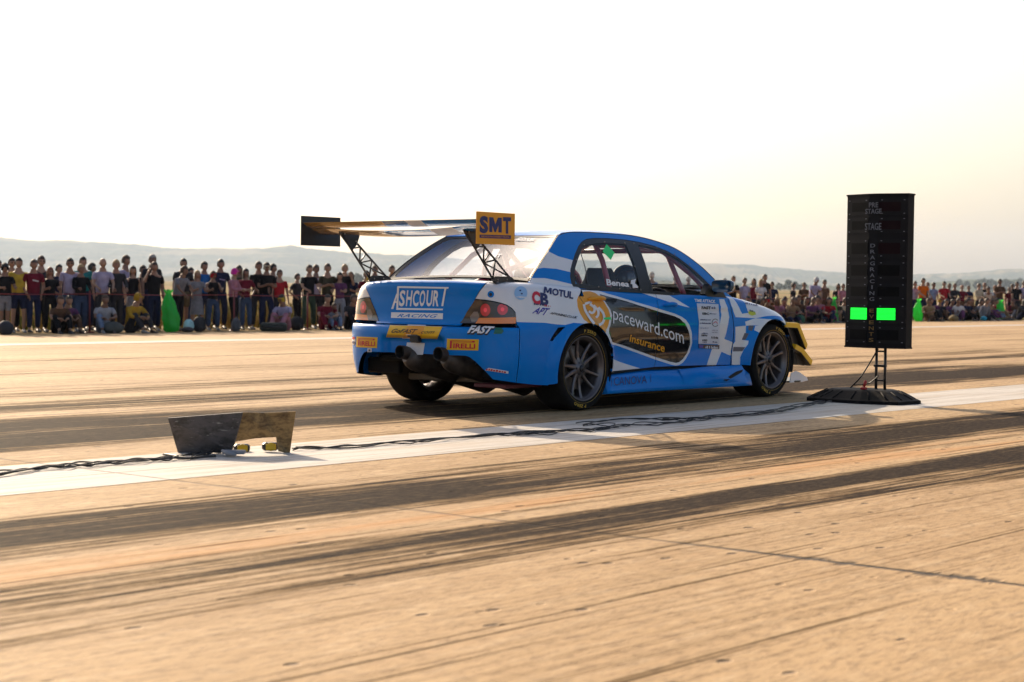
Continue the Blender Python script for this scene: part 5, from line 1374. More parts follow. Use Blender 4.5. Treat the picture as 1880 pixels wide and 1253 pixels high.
# cable rising to the light box
a = G(1545, 735); b = Vector((tree.location.x, tree.location.y, 0)); mb = MB()
mb.tube(catmull([tuple(a+Vector((0, 0, .03))), tuple(a+(b-a)*.3+Vector((0, 0, .13))), tuple(a+(b-a)*.6+Vector((-.02, 0, .22))), tuple(b+Vector((-.03, -.05, .44)))], 6), .006, CBL, 6)
mb.tube(catmull([tuple(a+(b-a)*.3+Vector((0, 0, .13))), tuple(a+(b-a)*.7+Vector((0, 0, .15))), tuple(b+Vector((-.02, -.04, .22)))], 6), .005, CBL, 6)
prop(mb.build('cable'), 'thin cable rising from the black base to the start light box', 'cable', None)

# ------------------------------------------------------------ along the crowd line
def on_line(px, v, z=None):
    """point on the line v = const seen at column px"""
    d = _D + (px-940)/FPX*CR - 0*CU; k = -d[0]*CY+d[1]*SY; t = v/k
    yy = horizon_y(px); d = _D + (px-940)/FPX*CR - (yy-626.5)/FPX*CU; k = -d[0]*CY+d[1]*SY; t = v/k
    return Vector((t*d[0], t*d[1], gz(v) if z is None else z)), t*(d @ _D)
# barrier rope
ROPE = pbr('red_rope', (.22, .025, .03), .6); POST = pbr('dark_red_post', (.16, .02, .025), .55)
mb = MB(); pts = []
posts = [-60, 165, 430, 565, 760, 960, 1180, 1330, 1440, 1560, 1655, 1760, 1850, 1960]
for i, px in enumerate(posts):
    p, d = on_line(px, 33.0); pts.append(p+Vector((0, 0, .88)))
    if i+1 < len(posts): q, d2 = on_line(posts[i+1], 33.0); pts.append((p+q)/2+Vector((0, 0, .855)))
mb.tube([tuple(p) for p in pts], .011, ROPE, 6); rope = mb.build('rope'); prop(rope, 'dark red rope stretched at waist height in front of the spectators', 'rope')
for i, px in enumerate(posts[1:-1]):
    p, d = on_line(px, 33.0); mb = MB(); mb.tube([tuple(p), tuple(p+Vector((0, 0, .93)))], .022, POST, 8); mb.lathe([(0, .03), (.10, .025), (.12, 0)], POST, Matrix.Translation(p), 12); mb.lathe([(0, .03), (.025, .02), (.025, 0)], POST, Matrix.Translation(p+Vector((0, 0, .92))), 8)
    o = mb.build('rope_post'); prop(o, 'thin dark red post holding the rope among the spectators', 'post', 'posts that hold the rope')

# green refuse sacks hung on the rope
SACK = glass_mat('x', (1, 1, 1)) if False else None
def sack_mat():
    mt, t, b = node_mat('green_plastic'); b.inputs['Base Color'].default_value = (.03, .42, .07, 1); b.inputs['Roughness'].default_value = .35
    b.inputs['Subsurface Weight'].default_value = 0; N, L = t.nodes, t.links
    tl = N.new('ShaderNodeBsdfTranslucent'); tl.inputs[0].default_value = (.10, .85, .10, 1); mx = N.new('ShaderNodeMixShader'); mx.inputs[0].default_value = .45
    L.new(b.outputs[0], mx.inputs[1]); L.new(tl.outputs[0], mx.inputs[2]); L.new(mx.outputs[0], N['Material Output'].inputs[0]); return mt
SACKM = sack_mat()
def sack(px, v, w, h_, label, seed):
    rr = random.Random(seed); p, d = on_line(px, v); mb = MB(); V = []; n = 36; m_ = 24
    for i in range(m_+1):
        t = i/m_; rad = w/2*float(np.interp(t, [0, .04, .12, .3, .5, .75, .90, .94, 1], [.55, .85, .97, 1, .90, .62, .30, .26, .48]))
        for k in range(n):
            a = 2*math.pi*k/n; fold = .05+.16*t; cr_ = 1+fold*math.sin(5*a+seed+t*2.5)+fold*.6*math.sin(9*a+t*6+seed*2)+.06*math.sin(t*19+a*2+seed)+rr.uniform(-.03, .03)
            V.append((rad*cr_*math.cos(a)+.03*math.sin(t*4+seed), rad*cr_*math.sin(a)*.8, h_*t+(.03*math.sin(4*a) if i == m_ else 0)))
    F = [[i*n+k, i*n+(k+1) % n, (i+1)*n+(k+1) % n, (i+1)*n+k] for i in range(m_) for k in range(n)]+[list(range(n))[::-1]]
    mb.add(V, F, SACKM, True); o = mb.build('refuse_sack'); o.location = p; prop(o, label, 'refuse sack', 'green refuse sacks hung on the rope')
sack(312, 32.75, .40, .97, 'large bright green plastic sack at the feet of the leaning spectator in grey', 1)
sack(1533, 32.75, .26, .92, 'slim green plastic sack just left of the start light box', 2)
sack(1687, 32.75, .36, .88, 'green plastic sack just right of the start light box, under the orange shirt', 3)
sack(1836, 32.75, .46, .86, 'wide green plastic sack near the right edge, right of the cream top', 4)

# bags and blocks on the ground in front of the rope
def lump(px, v, dims, col, label, cat, name, seed, strap=False, dz=0):
    rr = random.Random(seed); p, d = on_line(px, v); mb = MB(); w, dp, h_ = dims; V = []; n = 14; m_ = 8; mt = pbr('cloth_%d' % seed, col, .8, var=.3, scale=6)
    for i in range(m_+1):
        t = i/m_; r_ = (math.sin(math.pi*min(.97, max(.06, t*.9+.08))))**.45
        for k in range(n):
            a = 2*math.pi*k/n; q = 1+.10*math.sin(2*a+seed)*t+rr.uniform(-.05, .05); c_, s_ = math.cos(a), math.sin(a)
            V.append((w/2*r_*q*abs(c_)**.7*(1 if c_ > 0 else -1), dp/2*r_*q*abs(s_)**.7*(1 if s_ > 0 else -1), h_*t))
    mb.add(V, [[i*n+k, i*n+(k+1) % n, (i+1)*n+(k+1) % n, (i+1)*n+k] for i in range(m_) for k in range(n)]+[list(range(n))[::-1], [m_*n+k for k in range(n)]], mt, True)
    o = mb.build(name); o.location = p+Vector((0, 0, dz)); o.rotation_euler = (0, 0, RZ+rr.uniform(-.5, .5))
    if strap:
        s_ = MB(); s_.tube([(w*.1, -dp*.3, h_*.95), (w*.1, -dp*.62, h_*.7), (w*.1, -dp*.6, h_*.3), (w*.1, -dp*.5, h_*.1)], .018, mt, 6); s_.tube([(-w*.1, 0, h_*.97), (0, 0, h_*1.12), (w*.1, 0, h_*.97)], .012, mt, 6)
        s_.box((0, -dp*.46, h_*.36), (w*.6, dp*.22, h_*.4), mt, None, .03); s_.build('strap', o)
    return prop(o, label, cat)
lump(345, 32.4, (.30, .25, .12), (.05, .04, .04), 'flat dark cloth lying right of the large green sack', 'cloth', 'jacket', 21)
lump(347, 32.5, (.26, .2, .30), (.35, .60, .62), 'pale turquoise carrier bag right of the large green sack', 'bag', 'carrier_bag', 22)
lump(366, 32.5, (.30, .25, .36), (.02, .02, .025), 'black rucksack beside the turquoise carrier bag', 'rucksack', 'rucksack', 23, True)
lump(434, 32.5, (.24, .2, .32), (.10, .10, .11), 'grey rucksack by the feet of the woman in the pink cap', 'rucksack', 'rucksack', 24, True)
lump(10, 32.4, (.35, .3, .30), (.02, .02, .03), 'dark bag at the left edge of the crowd', 'bag', 'bag', 25)
lump(208, 32.4, (.50, .3, .26), (.06, .065, .06), 'slumped grey green bag beside the seated man in mustard', 'bag', 'bag', 26)
lump(545, 32.9, (.34, .3, .34), (.012, .012, .014), 'black rucksack behind the long black block', 'rucksack', 'rucksack', 27, True)
lump(1470, 32.4, (.40, .3, .30), (.02, .10, .05), 'dark green bag among the seated people left of the start light', 'bag', 'bag', 28)
lump(1807, 32.4, (.26, .2, .20), (.02, .30, .45), 'bright blue bag on the ground left of the wide green sack', 'bag', 'bag', 29)
lump(1752, 32.4, (.42, .3, .26), (.20, .14, .06), 'tan bag on the ground in front of the black jacket', 'bag', 'bag', 30)
p, d = on_line(503, 32.1); mb = MB(); mb.box((0, 0, .11), (.64, .30, .22), pbr('black_rubber_block', (.02, .024, .02), .7, var=.2, scale=10, bump=.2), None, .05)
mb.tube([(-.24, -.16, .11), (.24, -.16, .11)], .02, TRIMK, 8); o = mb.build('rubber_block'); o.location = p; o.rotation_euler = (0, 0, .0); prop(o, 'long low black rubber block in front of the rope, below the man with folded arms', 'block')

# far bushes at the edge of the field
LEAF = pbr('far_foliage', (.10, .12, .07), 1, var=.4, scale=.6, spec=.05)
def bush(px, dist, w, h_, label, seed):
    rr = random.Random(seed); X = (px-940)/FPX*dist; mb = MB(); mb.tube([(0, 0, -.3), (rr.uniform(-.2, .2), 0, h_*.4), (0, 0, h_*.7)], [.25, .18, .06], pbr('bark', (.07, .05, .035), .9), 6)
    for s_ in range(5):
        a = rr.uniform(0, 6.28); mb.tube([(0, 0, h_*.3), (w*.3*math.cos(a), w*.3*math.sin(a), h_*.65)], [.12, .04], pbr('bark', (.07, .05, .035), .9), 5)
    o = mb.build('tree'); mb.v = []; c = MB(); cl = [(rr.gauss(0, w*.22), rr.gauss(0, w*.2), h_*rr.uniform(.3, .75), rr.uniform(.5, .9)*h_*.42) for _ in range(10)]
    for (a, b, z, r_) in cl:
        for _ in range(130):
            d_ = Vector((rr.gauss(0, 1), rr.gauss(0, 1), rr.gauss(0, .8))).normalized()*r_*rr.uniform(.6, 1.05); q = Vector((a, b, z))+d_
            if q.z < .02*h_: continue
            e = rr.uniform(.3, .6)*w*.06; u_ = Vector((rr.uniform(-1, 1), rr.uniform(-1, 1), rr.uniform(-1, 1))).normalized(); v_ = u_.orthogonal().normalized()
            c.add([q-u_*e, q+v_*e, q+u_*e, q-v_*e], [[0, 1, 2, 3]], LEAF)
    c.build('crown', o); o.location = (X, dist, field_z(X*-CY+dist*SY)); prop(o, label, 'tree', 'trees at the far edge of the field')
for px, dist, w, h_, l, s_ in [(1450, 1600, 30, 9, 'dark round far bush seen between the standing pairs left of the start light', 1), (1475, 1700, 26, 7, 'smaller far bush just right of the dark round one, left of the start light', 2), (1800, 2500, 60, 20, 'broad far tree rising above the cream top at the right', 3), (1825, 2600, 50, 16, 'far tree behind the man bending in white at the right', 4), (1852, 2550, 62, 21, 'tall far tree above the right edge of the crowd', 5), (1876, 2600, 50, 17, 'far tree at the right edge of the picture', 6), (648, 1500, 30, 10, 'pale far bush beyond the field, below the left wing strut', 7)]: bush(px, dist, w, h_, l, s_)
# ------------------------------------------------------------ people
SKIN = [pbr('skin_a', (.25, .13, .085), .55), pbr('skin_b', (.31, .175, .115), .55), pbr('skin_c', (.19, .10, .065), .55)]
_cl = {}
def cloth(c):
    k = 'cloth_%02x%02x%02x' % tuple(int(min(.99, q)*255) for q in c)
    return pbr(k, tuple(q*.8 for q in c), .9, var=.22, scale=7, spec=.1, bump=1.2)
C_ = dict(black=(.012, .012, .015), charcoal=(.035, .035, .042), navy=(.018, .025, .065), denim=(.055, .085, .16), paledenim=(.16, .22, .34), maroon=(.16, .012, .03), red=(.42, .02, .03), white=(.70, .68, .70),
          lavender=(.42, .38, .55), teal=(.01, .18, .19), grey=(.22, .22, .25), palegrey=(.38, .38, .42), mustard=(.46, .27, .03), yellow=(.55, .38, .05), olive=(.06, .055, .035), green=(.04, .075, .05), khaki=(.17, .13, .07),
          blue=(.02, .14, .42), sky=(.26, .36, .55), orange=(.72, .15, .01), pink=(.46, .20, .26), magenta=(.62, .03, .34), cream=(.58, .48, .34), plum=(.14, .05, .13), brown=(.12, .065, .04), tan=(.30, .20, .12))
HAIRC = dict(dark=(.018, .013, .010), brown=(.055, .03, .018), blonde=(.34, .22, .10), auburn=(.16, .05, .02), greyhair=(.28, .26, .24))
def skin_mesh(name, nodes, edges, mat, sub=1, root=0):
    """one smooth surface grown round connected joints: nodes = [(xyz, rx, ry)]"""
    bm = bmesh.new(); lay = bm.verts.layers.skin.verify(); vs_ = []
    for i, (c, rx, ry) in enumerate(nodes):
        v = bm.verts.new(c); v[lay].radius = (rx, ry); v[lay].use_root = i == root; vs_.append(v)
    for a, b in edges: bm.edges.new((vs_[a], vs_[b]))
    me = bpy.data.meshes.new('t'); bm.to_mesh(me); bm.free()
    ob = bpy.data.objects.new('t', me); COL.objects.link(ob)
    md = ob.modifiers.new('s', 'SKIN'); md.use_smooth_shade = True; md.branch_smoothing = .3
    if sub: sd_ = ob.modifiers.new('u', 'SUBSURF'); sd_.levels = sub; sd_.render_levels = sub
    bpy.context.view_layer.update()
    ev = ob.evaluated_get(bpy.context.evaluated_depsgraph_get()); m2 = bpy.data.meshes.new_from_object(ev)
    bpy.data.objects.remove(ob); bpy.data.meshes.remove(me)
    V = [tuple(v.co) for v in m2.vertices]; F = [list(p.vertices) for p in m2.polygons]; bpy.data.meshes.remove(m2)
    return V, F
def hand_geo():
    nodes = [((0, 0, 0), .017, .024), ((0, 0, -.045), .012, .032), ((0, 0, -.085), .010, .034)]; edges = [(0, 1), (1, 2)]
    V, F = skin_mesh('h', nodes, edges, None, 0); mb = MB(); mb.add(V, F, None, True)
    for k, (o, l) in enumerate(((-.027, .066), (-.009, .078), (.009, .073), (.026, .058))):
        mb.tube([(0, o, -.08), (.004, o*1.06, -.08-l*.45), (.016, o*1.08, -.08-l*.80), (.030, o*1.08, -.08-l)], [.0085, .008, .0075, .006], None, 6)
    mb.tube([(0, -.024, -.02), (.012, -.048, -.052), (.020, -.056, -.085)], [.011, .010, .007], None, 6)
    return mb
HAND = hand_geo()
def head_geo():
    """a head with brow, nose, chin and ears; face towards +y, centre of the skull at the origin"""
    V = []; F = []; n = 20; m_ = 16
    for i in range(m_+1):
        ph = math.pi*i/m_; z = math.cos(ph)
        for k in range(n):
            a = 2*math.pi*k/n; x = math.sin(ph)*math.cos(a); y = math.sin(ph)*math.sin(a); X, Y, Z = x*.080, y*.097, z*.116
            if Z < -.02: t = (-.02-Z)/.1; X *= 1-.30*t; Y = Y*(1-.22*t)+.012*t
            if y > .55 and abs(x) < .35: Y += .016*math.exp(-((Z+.018)/.022)**2)*math.exp(-(x/.18)**2)+.006*math.exp(-((Z+.075)/.02)**2)
            if y > .45: Y -= .007*math.exp(-((Z-.008)/.014)**2)*math.exp(-((abs(x)-.42)/.16)**2)
            V.append((X, Y, Z))
    for i in range(m_):
        for k in range(n): F.append([i*n+k, i*n+(k+1) % n, (i+1)*n+(k+1) % n, (i+1)*n+k])
    mb = MB(); mb.add(V, F, None, True)
    for s_ in (1, -1): mb.tube([(s_*.072, -.01, .018), (s_*.083, -.014, .010), (s_*.080, -.008, -.012), (s_*.070, -.004, -.024)], [.008, .011, .009, .005], None, 6)
    return mb
HEAD = head_geo()
def person(px, top, v, pose, shirt, lower, hair, label, face=0, cap=None, glasses=False, shorts=False, longhair=False, sleeve='short', female=False, kid=False, group='spectators behind the rope', height=None, print_=None, skirt=False, bag=None):
    rr = random.Random(int(px*7+top)); p, dep = on_line(px, v)
    lean = 0; sit = pose in ('sit', 'sitarms', 'crouch')
    ztop = CAMH-(top-horizon_y(px))/FPX*dep-p.z
    H = height or (min(1.96, max(1.45, ztop)) if not sit else 1.74)
    s = H/1.76; W = .90 if female else 1.
    root = empty('person', tuple(p)); prop(root, label, 'person', group)
    tocam = math.atan2(-p.x, p.y) ; base_a = math.atan2(-SY, CY)-math.pi/2                    # facing across the runway
    cam_a = math.atan2(-p.y, -p.x)-math.pi/2
    root.rotation_euler = (0, 0, (base_a+cam_a)/2+R(face)+rr.uniform(-.15, .15)); root.scale = (s, s, s)
    if pose == 'crouch': pel = .42
    elif sit: pel = .13
    else: pel = .93
    bend = {'bend': .55, 'lean': .30, 'sit': .32, 'sitarms': .25, 'crouch': .4}.get(pose, rr.uniform(-.02, .05))
    def up(d, x=0, y=0):      # point d above the pelvis along the bent spine
        a = bend*min(1, d/.5); return (x, y+math.sin(a)*d, pel+math.cos(a)*d)
    sw = .185*W; hw = .095
    hd = up(.70); head_c = Vector(up(.70))+Vector((0, .02, 0)); sh = {}
    for sd in (1, -1): sh[sd] = Vector(up(.47, sd*sw))
    def arm(sd):
        S_ = sh[sd]
        if pose == 'rail': return S_+Vector((sd*.05, .10, -.25)), Vector((sd*.16, S_.y+.36, 1.00/s if not sit else .5))
        if pose == 'folded': return S_+Vector((sd*.06, .06, -.28)), S_+Vector((-sd*.22, .20, -.20))
        if pose == 'phone': return S_+Vector((sd*.04, .16, -.22)), Vector((sd*.06, head_c.y+.22, head_c.z-.02))
        if pose == 'one_up' and sd == 1: return S_+Vector((sd*.10, .14, -.16)), Vector((sd*.10, head_c.y+.08, head_c.z+.05))
        if pose == 'lean': return S_+Vector((sd*.06, .12, -.24)), Vector((sd*.14, S_.y+.24, .98))
        if pose == 'bend': return S_+Vector((sd*.05, .14, -.22)), Vector((sd*.10, S_.y+.30, .95))
        if pose == 'hip': return S_+Vector((sd*.17, -.05, -.24)), Vector((sd*.17, .08, pel+.08))
        if pose == 'pocket': return S_+Vector((sd*.09, -.05, -.27)), Vector((sd*.17, .10, pel-.02))
        if pose in ('sit', 'crouch'): return S_+Vector((sd*.07, .16, -.20)), Vector((sd*.10, S_.y+.34, S_.z-.22))
        if pose == 'sitarms': return S_+Vector((sd*.10, -.04, -.24)), Vector((sd*.20, .10, .12))
        return S_+Vector((sd*.05, .01+rr.uniform(-.03, .03), -.29)), S_+Vector((sd*.055, .07+rr.uniform(-.03, .05), -.55))
    arms = {sd: arm(sd) for sd in (1, -1)}
    for sd in (1, -1):        # keep the forearm at arm's length
        e, w_ = arms[sd]; d_ = w_-e
        if d_.length > .30: w_ = e+d_.normalized()*.27
        arms[sd] = (e, w_)
    st = rr.uniform(.8, 1.5)
    def leg(sd):
        if pose == 'crouch': return Vector((sd*hw, 0, pel-.02)), Vector((sd*.16, .34, .46)), Vector((sd*.12, .16, .09))
        if sit: return Vector((sd*hw, 0, pel)), Vector((sd*.17, .34, .44 if rr.random() < .7 else .2)), Vector((sd*.13, .60, .08))
        return Vector((sd*hw, 0, pel-.03)), Vector((sd*hw*st, .03+rr.uniform(-.02, .04), .50)), Vector((sd*hw*st*1.1, rr.uniform(-.04, .04), .09))
    legs = {sd: leg(sd) for sd in (1, -1)}
    tor = [(up(0), .150*W, .105), (up(.12), .128*W, .095), (up(.30), .155*W, .108), (up(.43), .165*W, .105), (up(.515), .100, .080), (up(.57), .078, .074), (up(.63), .072, .070)]
    N_ = [*tor]; E_ = [(i, i+1) for i in range(6)]
    for sd in (1, -1):
        b = len(N_); e, w_ = arms[sd]
        N_ += [(tuple(sh[sd]-Vector((0, 0, .02))), .052*W, .052), (tuple(e), .040, .040), (tuple(w_), .027, .027)]; E_ += [(3, b), (b, b+1), (b+1, b+2)]
        b = len(N_); h_, k_, a_ = legs[sd]
        N_ += [(tuple(h_-Vector((0, 0, .05))), .088, .088), (tuple(k_), .058, .060), (tuple(a_), .040, .042)]; E_ += [(0, b), (b, b+1), (b+1, b+2)]
    sk = rr.choice(SKIN); V, F = skin_mesh('b', N_, E_, sk); body = MB(); body.add(V, F, sk, True)
    hm_ = Matrix.Translation(head_c) @ Matrix.Rotation(-bend*.3, 4, 'X') @ Matrix.Rotation(rr.uniform(-.3, .3), 4, 'Z')
    body.add([hm_ @ Vector(q) for q in HEAD.v], HEAD.f, sk, True)
    EY = pbr('eye_dark', (.03, .02, .02), .3)
    for sd in (1, -1):
        body.add([hm_ @ Vector((sd*.030+.010*math.cos(a), .083, .008+.006*math.sin(a))) for a in np.linspace(0, 6.28, 9)[:-1]], [list(range(8))], EY)
        e, w_ = arms[sd]; d_ = (w_-e).normalized(); q = Vector((0, 0, -1)).rotation_difference(d_).to_matrix().to_4x4()
        if sd == -1: q = q @ Matrix.Scale(-1, 4, (1, 0, 0))
        M = Matrix.Translation(w_-d_*.01) @ q; body.add([M @ Vector(a) for a in HAND.v], HAND.f, sk, True)
    body.add([hm_ @ Vector(q) for q in [(-.022, .090, -.062), (0, .098, -.060), (.022, .090, -.062), (0, .095, -.068)]], [[0, 1, 2, 3]], pbr('lips', (.25, .08, .07), .5))
    body.build('body', root)
    # shirt
    sc_ = cloth(C_[shirt]) if isinstance(shirt, str) else shirt
    N_ = [(up(-.06 if not sit else 0), .185*W, .140), (up(.10), .172*W, .135), (up(.30), .190*W, .140), (up(.44), .178*W, .120), (up(.515), .088, .078)]; E_ = [(i, i+1) for i in range(4)]
    if sleeve == 'long_hem': pass
    for sd in (1, -1):
        b = len(N_); e, w_ = arms[sd]; S_ = sh[sd]
        if sleeve == 'none': N_ += [(tuple(S_-Vector((0, 0, .01))), .058, .058)]; E_ += [(3, b)]
        elif sleeve == 'long': N_ += [(tuple(S_-Vector((0, 0, .015))), .070*W, .070), (tuple(e), .054, .054), (tuple(e+(w_-e)*.92), .040, .040)]; E_ += [(3, b), (b, b+1), (b+1, b+2)]
        else: N_ += [(tuple(S_-Vector((0, 0, .015))), .070*W, .070), (tuple(S_+(e-S_)*.72), .062, .062)]; E_ += [(3, b), (b, b+1)]
    V, F = skin_mesh('s', N_, E_, sc_); m_ = MB(); m_.add(V, F, sc_, True)
    if print_: m_.add([(-.07, up(.3)[1]+.150, up(.3)[2]-.01), (.08, up(.3)[1]+.150, up(.3)[2]+.02), (.07, up(.3)[1]+.150, up(.3)[2]+.05), (-.08, up(.3)[1]+.150, up(.3)[2]+.02)], [[0, 1, 2, 3]], cloth(C_[print_]))
    m_.build('shirt', root)
    # trousers, shorts or skirt
    lc_ = cloth(C_[lower])
    if skirt:
        V = []; n = 20
        for t, (z, r_) in enumerate(((pel+.10, .135), (pel, .165), (pel-.2, .19), (pel-.45, .22), (pel-.46, .215))):
            for k in range(n): a = 2*math.pi*k/n; q = r_*(1+.05*math.sin(6*a)*(t > 1)); V.append((q*math.cos(a), q*.75*math.sin(a), z))
        m_ = MB(); m_.add(V, [[i*n+k, i*n+(k+1) % n, (i+1)*n+(k+1) % n, (i+1)*n+k] for i in range(4) for k in range(n)], lc_, True); m_.build('skirt', root)
    else:
        f = .88 if shorts else 1; N_ = [(up(.08), .165*W, .130), (up(-.01), .178*W, .138)]; E_ = [(0, 1)]
        for sd in (1, -1):
            b = len(N_); h_, k_, a_ = legs[sd]; N_.append((tuple(h_-Vector((0, 0, .06))),   .112, .112)); E_.append((1, b))
            if shorts: N_.append((tuple(h_+(k_-h_)*.93), .086, .086)); E_.append((b, b+1))
            else: N_ += [(tuple(k_), .080, .084), (tuple(k_+(a_-k_)*.95), .064, .068)]; E_ += [(b, b+1), (b+1, b+2)]
        V, F = skin_mesh('t', N_, E_, lc_, root=1); m_ = MB(); m_.add(V, F, lc_, True); m_.build('shorts' if shorts else 'trousers', root)
    for sd in (1, -1):
        h_, k_, a_ = legs[sd]; m_ = MB(); fd = .9; sm_ = pbr('shoe_%d' % rr.randint(0, 2), rr.choice([(.02, .02, .02), (.20, .19, .18), (.06, .04, .03)]), .6)
        V = []; n = 12
        for (y, z, w_, h2) in ((-.06, 0, .030, .07), (-.03, 0, .038, .095), (.04, 0, .042, .075), (.12, 0, .045, .05), (.18, 0, .036, .035), (.20, 0, .015, .02)):
            for k in range(n): a = 2*math.pi*k/n; V.append((a_.x+w_*math.cos(a), a_.y+y, a_.z-.085+max(0, h2/2+h2/2*math.sin(a))))
        m_.add(V, [[i*n+k, i*n+(k+1) % n, (i+1)*n+(k+1) % n, (i+1)*n+k] for i in range(5) for k in range(n)]+[list(range(n))[::-1], [5*n+k for k in range(n)]], sm_, True); m_.build('shoe', root)
    # hair or cap
    def dome(scale_, zmin, yfront, mat, name, jit=.0):
        V = []; F = []; n = 20; mm = 9
        for i in range(mm+1):
            ph = math.pi*.62*i/mm
            for k in range(n):
                a = 2*math.pi*k/n; y = math.sin(a); lim = 1. if y < yfront else .60
                pz = ph*lim; V.append(hm_ @ Vector((math.sin(pz)*math.cos(a)*.080*scale_, math.sin(pz)*y*.097*scale_-.003, math.cos(pz)*.118*scale_+.002+rr.uniform(-jit, jit))))
        for i in range(mm):
            for k in range(n): F.append([i*n+k, i*n+(k+1) % n, (i+1)*n+(k+1) % n, (i+1)*n+k])
        m2 = MB(); m2.add(V, F, mat, True); return m2
    hmt = pbr('hair_'+(hair if hair != 'bald' else 'dark'), HAIRC.get(hair, (.02, .015, .01)), .6, var=.3, scale=60)
    if hair != 'bald':
        m2 = dome(rr.uniform(1.12, 1.24), 0, rr.uniform(.1, .3), hmt, 'hair', .005)
        if longhair:
            V = []; n = 10
            for i in range(8):
                t = i/7; z = .06-t*.36
                for k in range(n+1): a = math.pi+math.pi*k/n+(-.35+.7*k/n)*1.0; q = .088+.012*math.sin(t*5)+.006*math.sin(k*2.1); V.append(hm_ @ Vector((q*math.cos(a)*1.0, q*math.sin(a)*1.08*(1-.1*t)-.01, z)))
            m2.add(V, [[i*(n+1)+k, i*(n+1)+k+1, (i+1)*(n+1)+k+1, (i+1)*(n+1)+k] for i in range(7) for k in range(n)], hmt, True)
        m2.build('hair', root)
    if cap:
        cm = cloth(C_[cap]); m2 = dome(1.16, 0, .9, cm, 'cap'); V = []
        for k in range(9): a = math.pi*(.15+.7*k/8); V += [hm_ @ Vector((.084*math.cos(a), .100*math.sin(a), .052)), hm_ @ Vector((.085*math.cos(a), .100*math.sin(a)+.065*math.sin(math.pi*k/8), .036))]
        n = len(V); V += [q+Vector((0, 0, .006)) for q in V]
        m2.add(V, [[2*k, 2*k+1, 2*k+3, 2*k+2] for k in range(8)]+[[n+2*k, n+2*k+2, n+2*k+3, n+2*k+1] for k in range(8)]+[[2*k+1, n+2*k+1, n+2*k+3, 2*k+3] for k in range(8)], cm, True); m2.build('cap', root)
    if glasses:
        m2 = MB(); gm = pbr('sunglasses', (.01, .01, .012), .15)
        for sd in (1, -1): m2.prism([(sd*.031+.022*math.cos(a), .010+.015*math.sin(a)) for a in np.linspace(0, 6.28, 11)[:-1]], .004, gm, hm_ @ Matrix.Translation((0, .094, 0)) @ Matrix.Rotation(math.pi/2, 4, 'X'))
        m2.tube([hm_ @ Vector(q) for q in ((-.078, .0, .014), (-.055, .082, .016), (0, .100, .014), (.055, .082, .016), (.078, .0, .014))], .003, gm, 5); m2.build('sunglasses', root)
    return root

P_ = person
# left block, from the left edge
P_(8, 484, 33.3, 'rail', 'black', 'grey', 'dark', 'man in black T-shirt and grey shorts at the left edge, arms on the rope', shorts=True, cap='black')
P_(21, 474, 34.3, 'down', 'brown', 'black', 'dark', 'dark haired man behind the yellow shirt near the left edge, only head and shoulder showing', glasses=True)
P_(34, 474, 33.5, 'down', 'yellow', 'navy', 'dark', 'man in yellow T-shirt and long dark shorts near the left edge', shorts=True)
P_(61, 477, 33.35, 'pocket', 'maroon', 'navy', 'brown', 'man in dark red T-shirt with white print and blue jeans', print_='white')
P_(75, 471, 34.3, 'down', 'charcoal', 'black', 'brown', 'tall man with sunglasses behind the dark red T-shirt', glasses=True)
P_(92, 491, 33.35, 'rail', 'black', 'black', 'auburn', 'auburn haired woman all in black leaning on the rope', female=True, longhair=True, glasses=True)
P_(106, 545, 32.9, 'sit', 'brown', 'black', 'brown', 'person in brown crouching right of the auburn haired woman', height=1.6)
P_(119, 548, 33.1, 'sit', 'plum', 'brown', 'dark', 'person in dark plum sitting between the auburn haired woman and the black top', height=1.6)
P_(128, 475, 33.5, 'down', 'lavender', 'denim', 'dark', 'man with sunglasses in pale lavender T-shirt, left of the black top', glasses=True)
P_(152, 472, 34.3, 'down', 'teal', 'navy', 'dark', 'tall man in teal shirt behind the woman in the black top')
P_(148, 486, 33.3, 'rail', 'black', 'denim', 'blonde', 'fair haired woman in long sleeved black top and blue jeans', sleeve='long', female=True)
P_(188, 474, 33.35, 'rail', 'lavender', 'charcoal', 'bald', 'bald man in pale lavender T-shirt with hands on the rope')
P_(190, 534, 32.85, 'sit', 'palegrey', 'paledenim', 'brown', 'person in pale jeans sitting under the bald man in lavender', height=1.65)
P_(213, 478, 33.3, 'rail', 'charcoal', 'charcoal', 'blonde', 'person in dark grey sweater and dark trousers left of the long haired woman', sleeve='long')
P_(229, 470, 34.3, 'down', 'lavender', 'navy', 'brown', 'tall man in lavender behind the dark grey sweater, face turned right', face=40)
P_(244, 489, 33.6, 'down', 'black', 'grey', 'dark', 'woman with long dark hair and sleeveless black top', female=True, longhair=True, sleeve='none')
P_(241, 548, 32.7, 'sit', 'mustard', 'charcoal', 'brown', 'man in mustard jacket and cap sitting on the ground, legs folded', sleeve='long', cap='mustard', face=25)
P_(278, 468, 34.3, 'down', 'charcoal', 'navy', 'greyhair', 'tall man behind the one holding a pale cup, only the head showing')
P_(283, 482, 33.3, 'one_up', 'black', 'navy', 'brown', 'man in black T-shirt and dark jeans with a hand up to his face')
P_(336, 475, 34.2, 'down', 'charcoal', 'khaki', 'dark', 'man in dark T-shirt and khaki shorts behind the leaning spectator', shorts=True)
P_(327, 487, 33.25, 'lean', 'grey', 'black', 'brown', 'spectator in grey T-shirt leaning forward on the rope over the large green sack', face=30)
P_(362, 497, 33.35, 'rail', 'grey', 'grey', 'blonde', 'fair haired woman in a long grey dress', female=True, skirt=True, longhair=True)
P_(375, 481, 34.3, 'down', 'blue', 'navy', 'dark', 'man in bright blue sleeveless shirt behind the grey dress', sleeve='none')
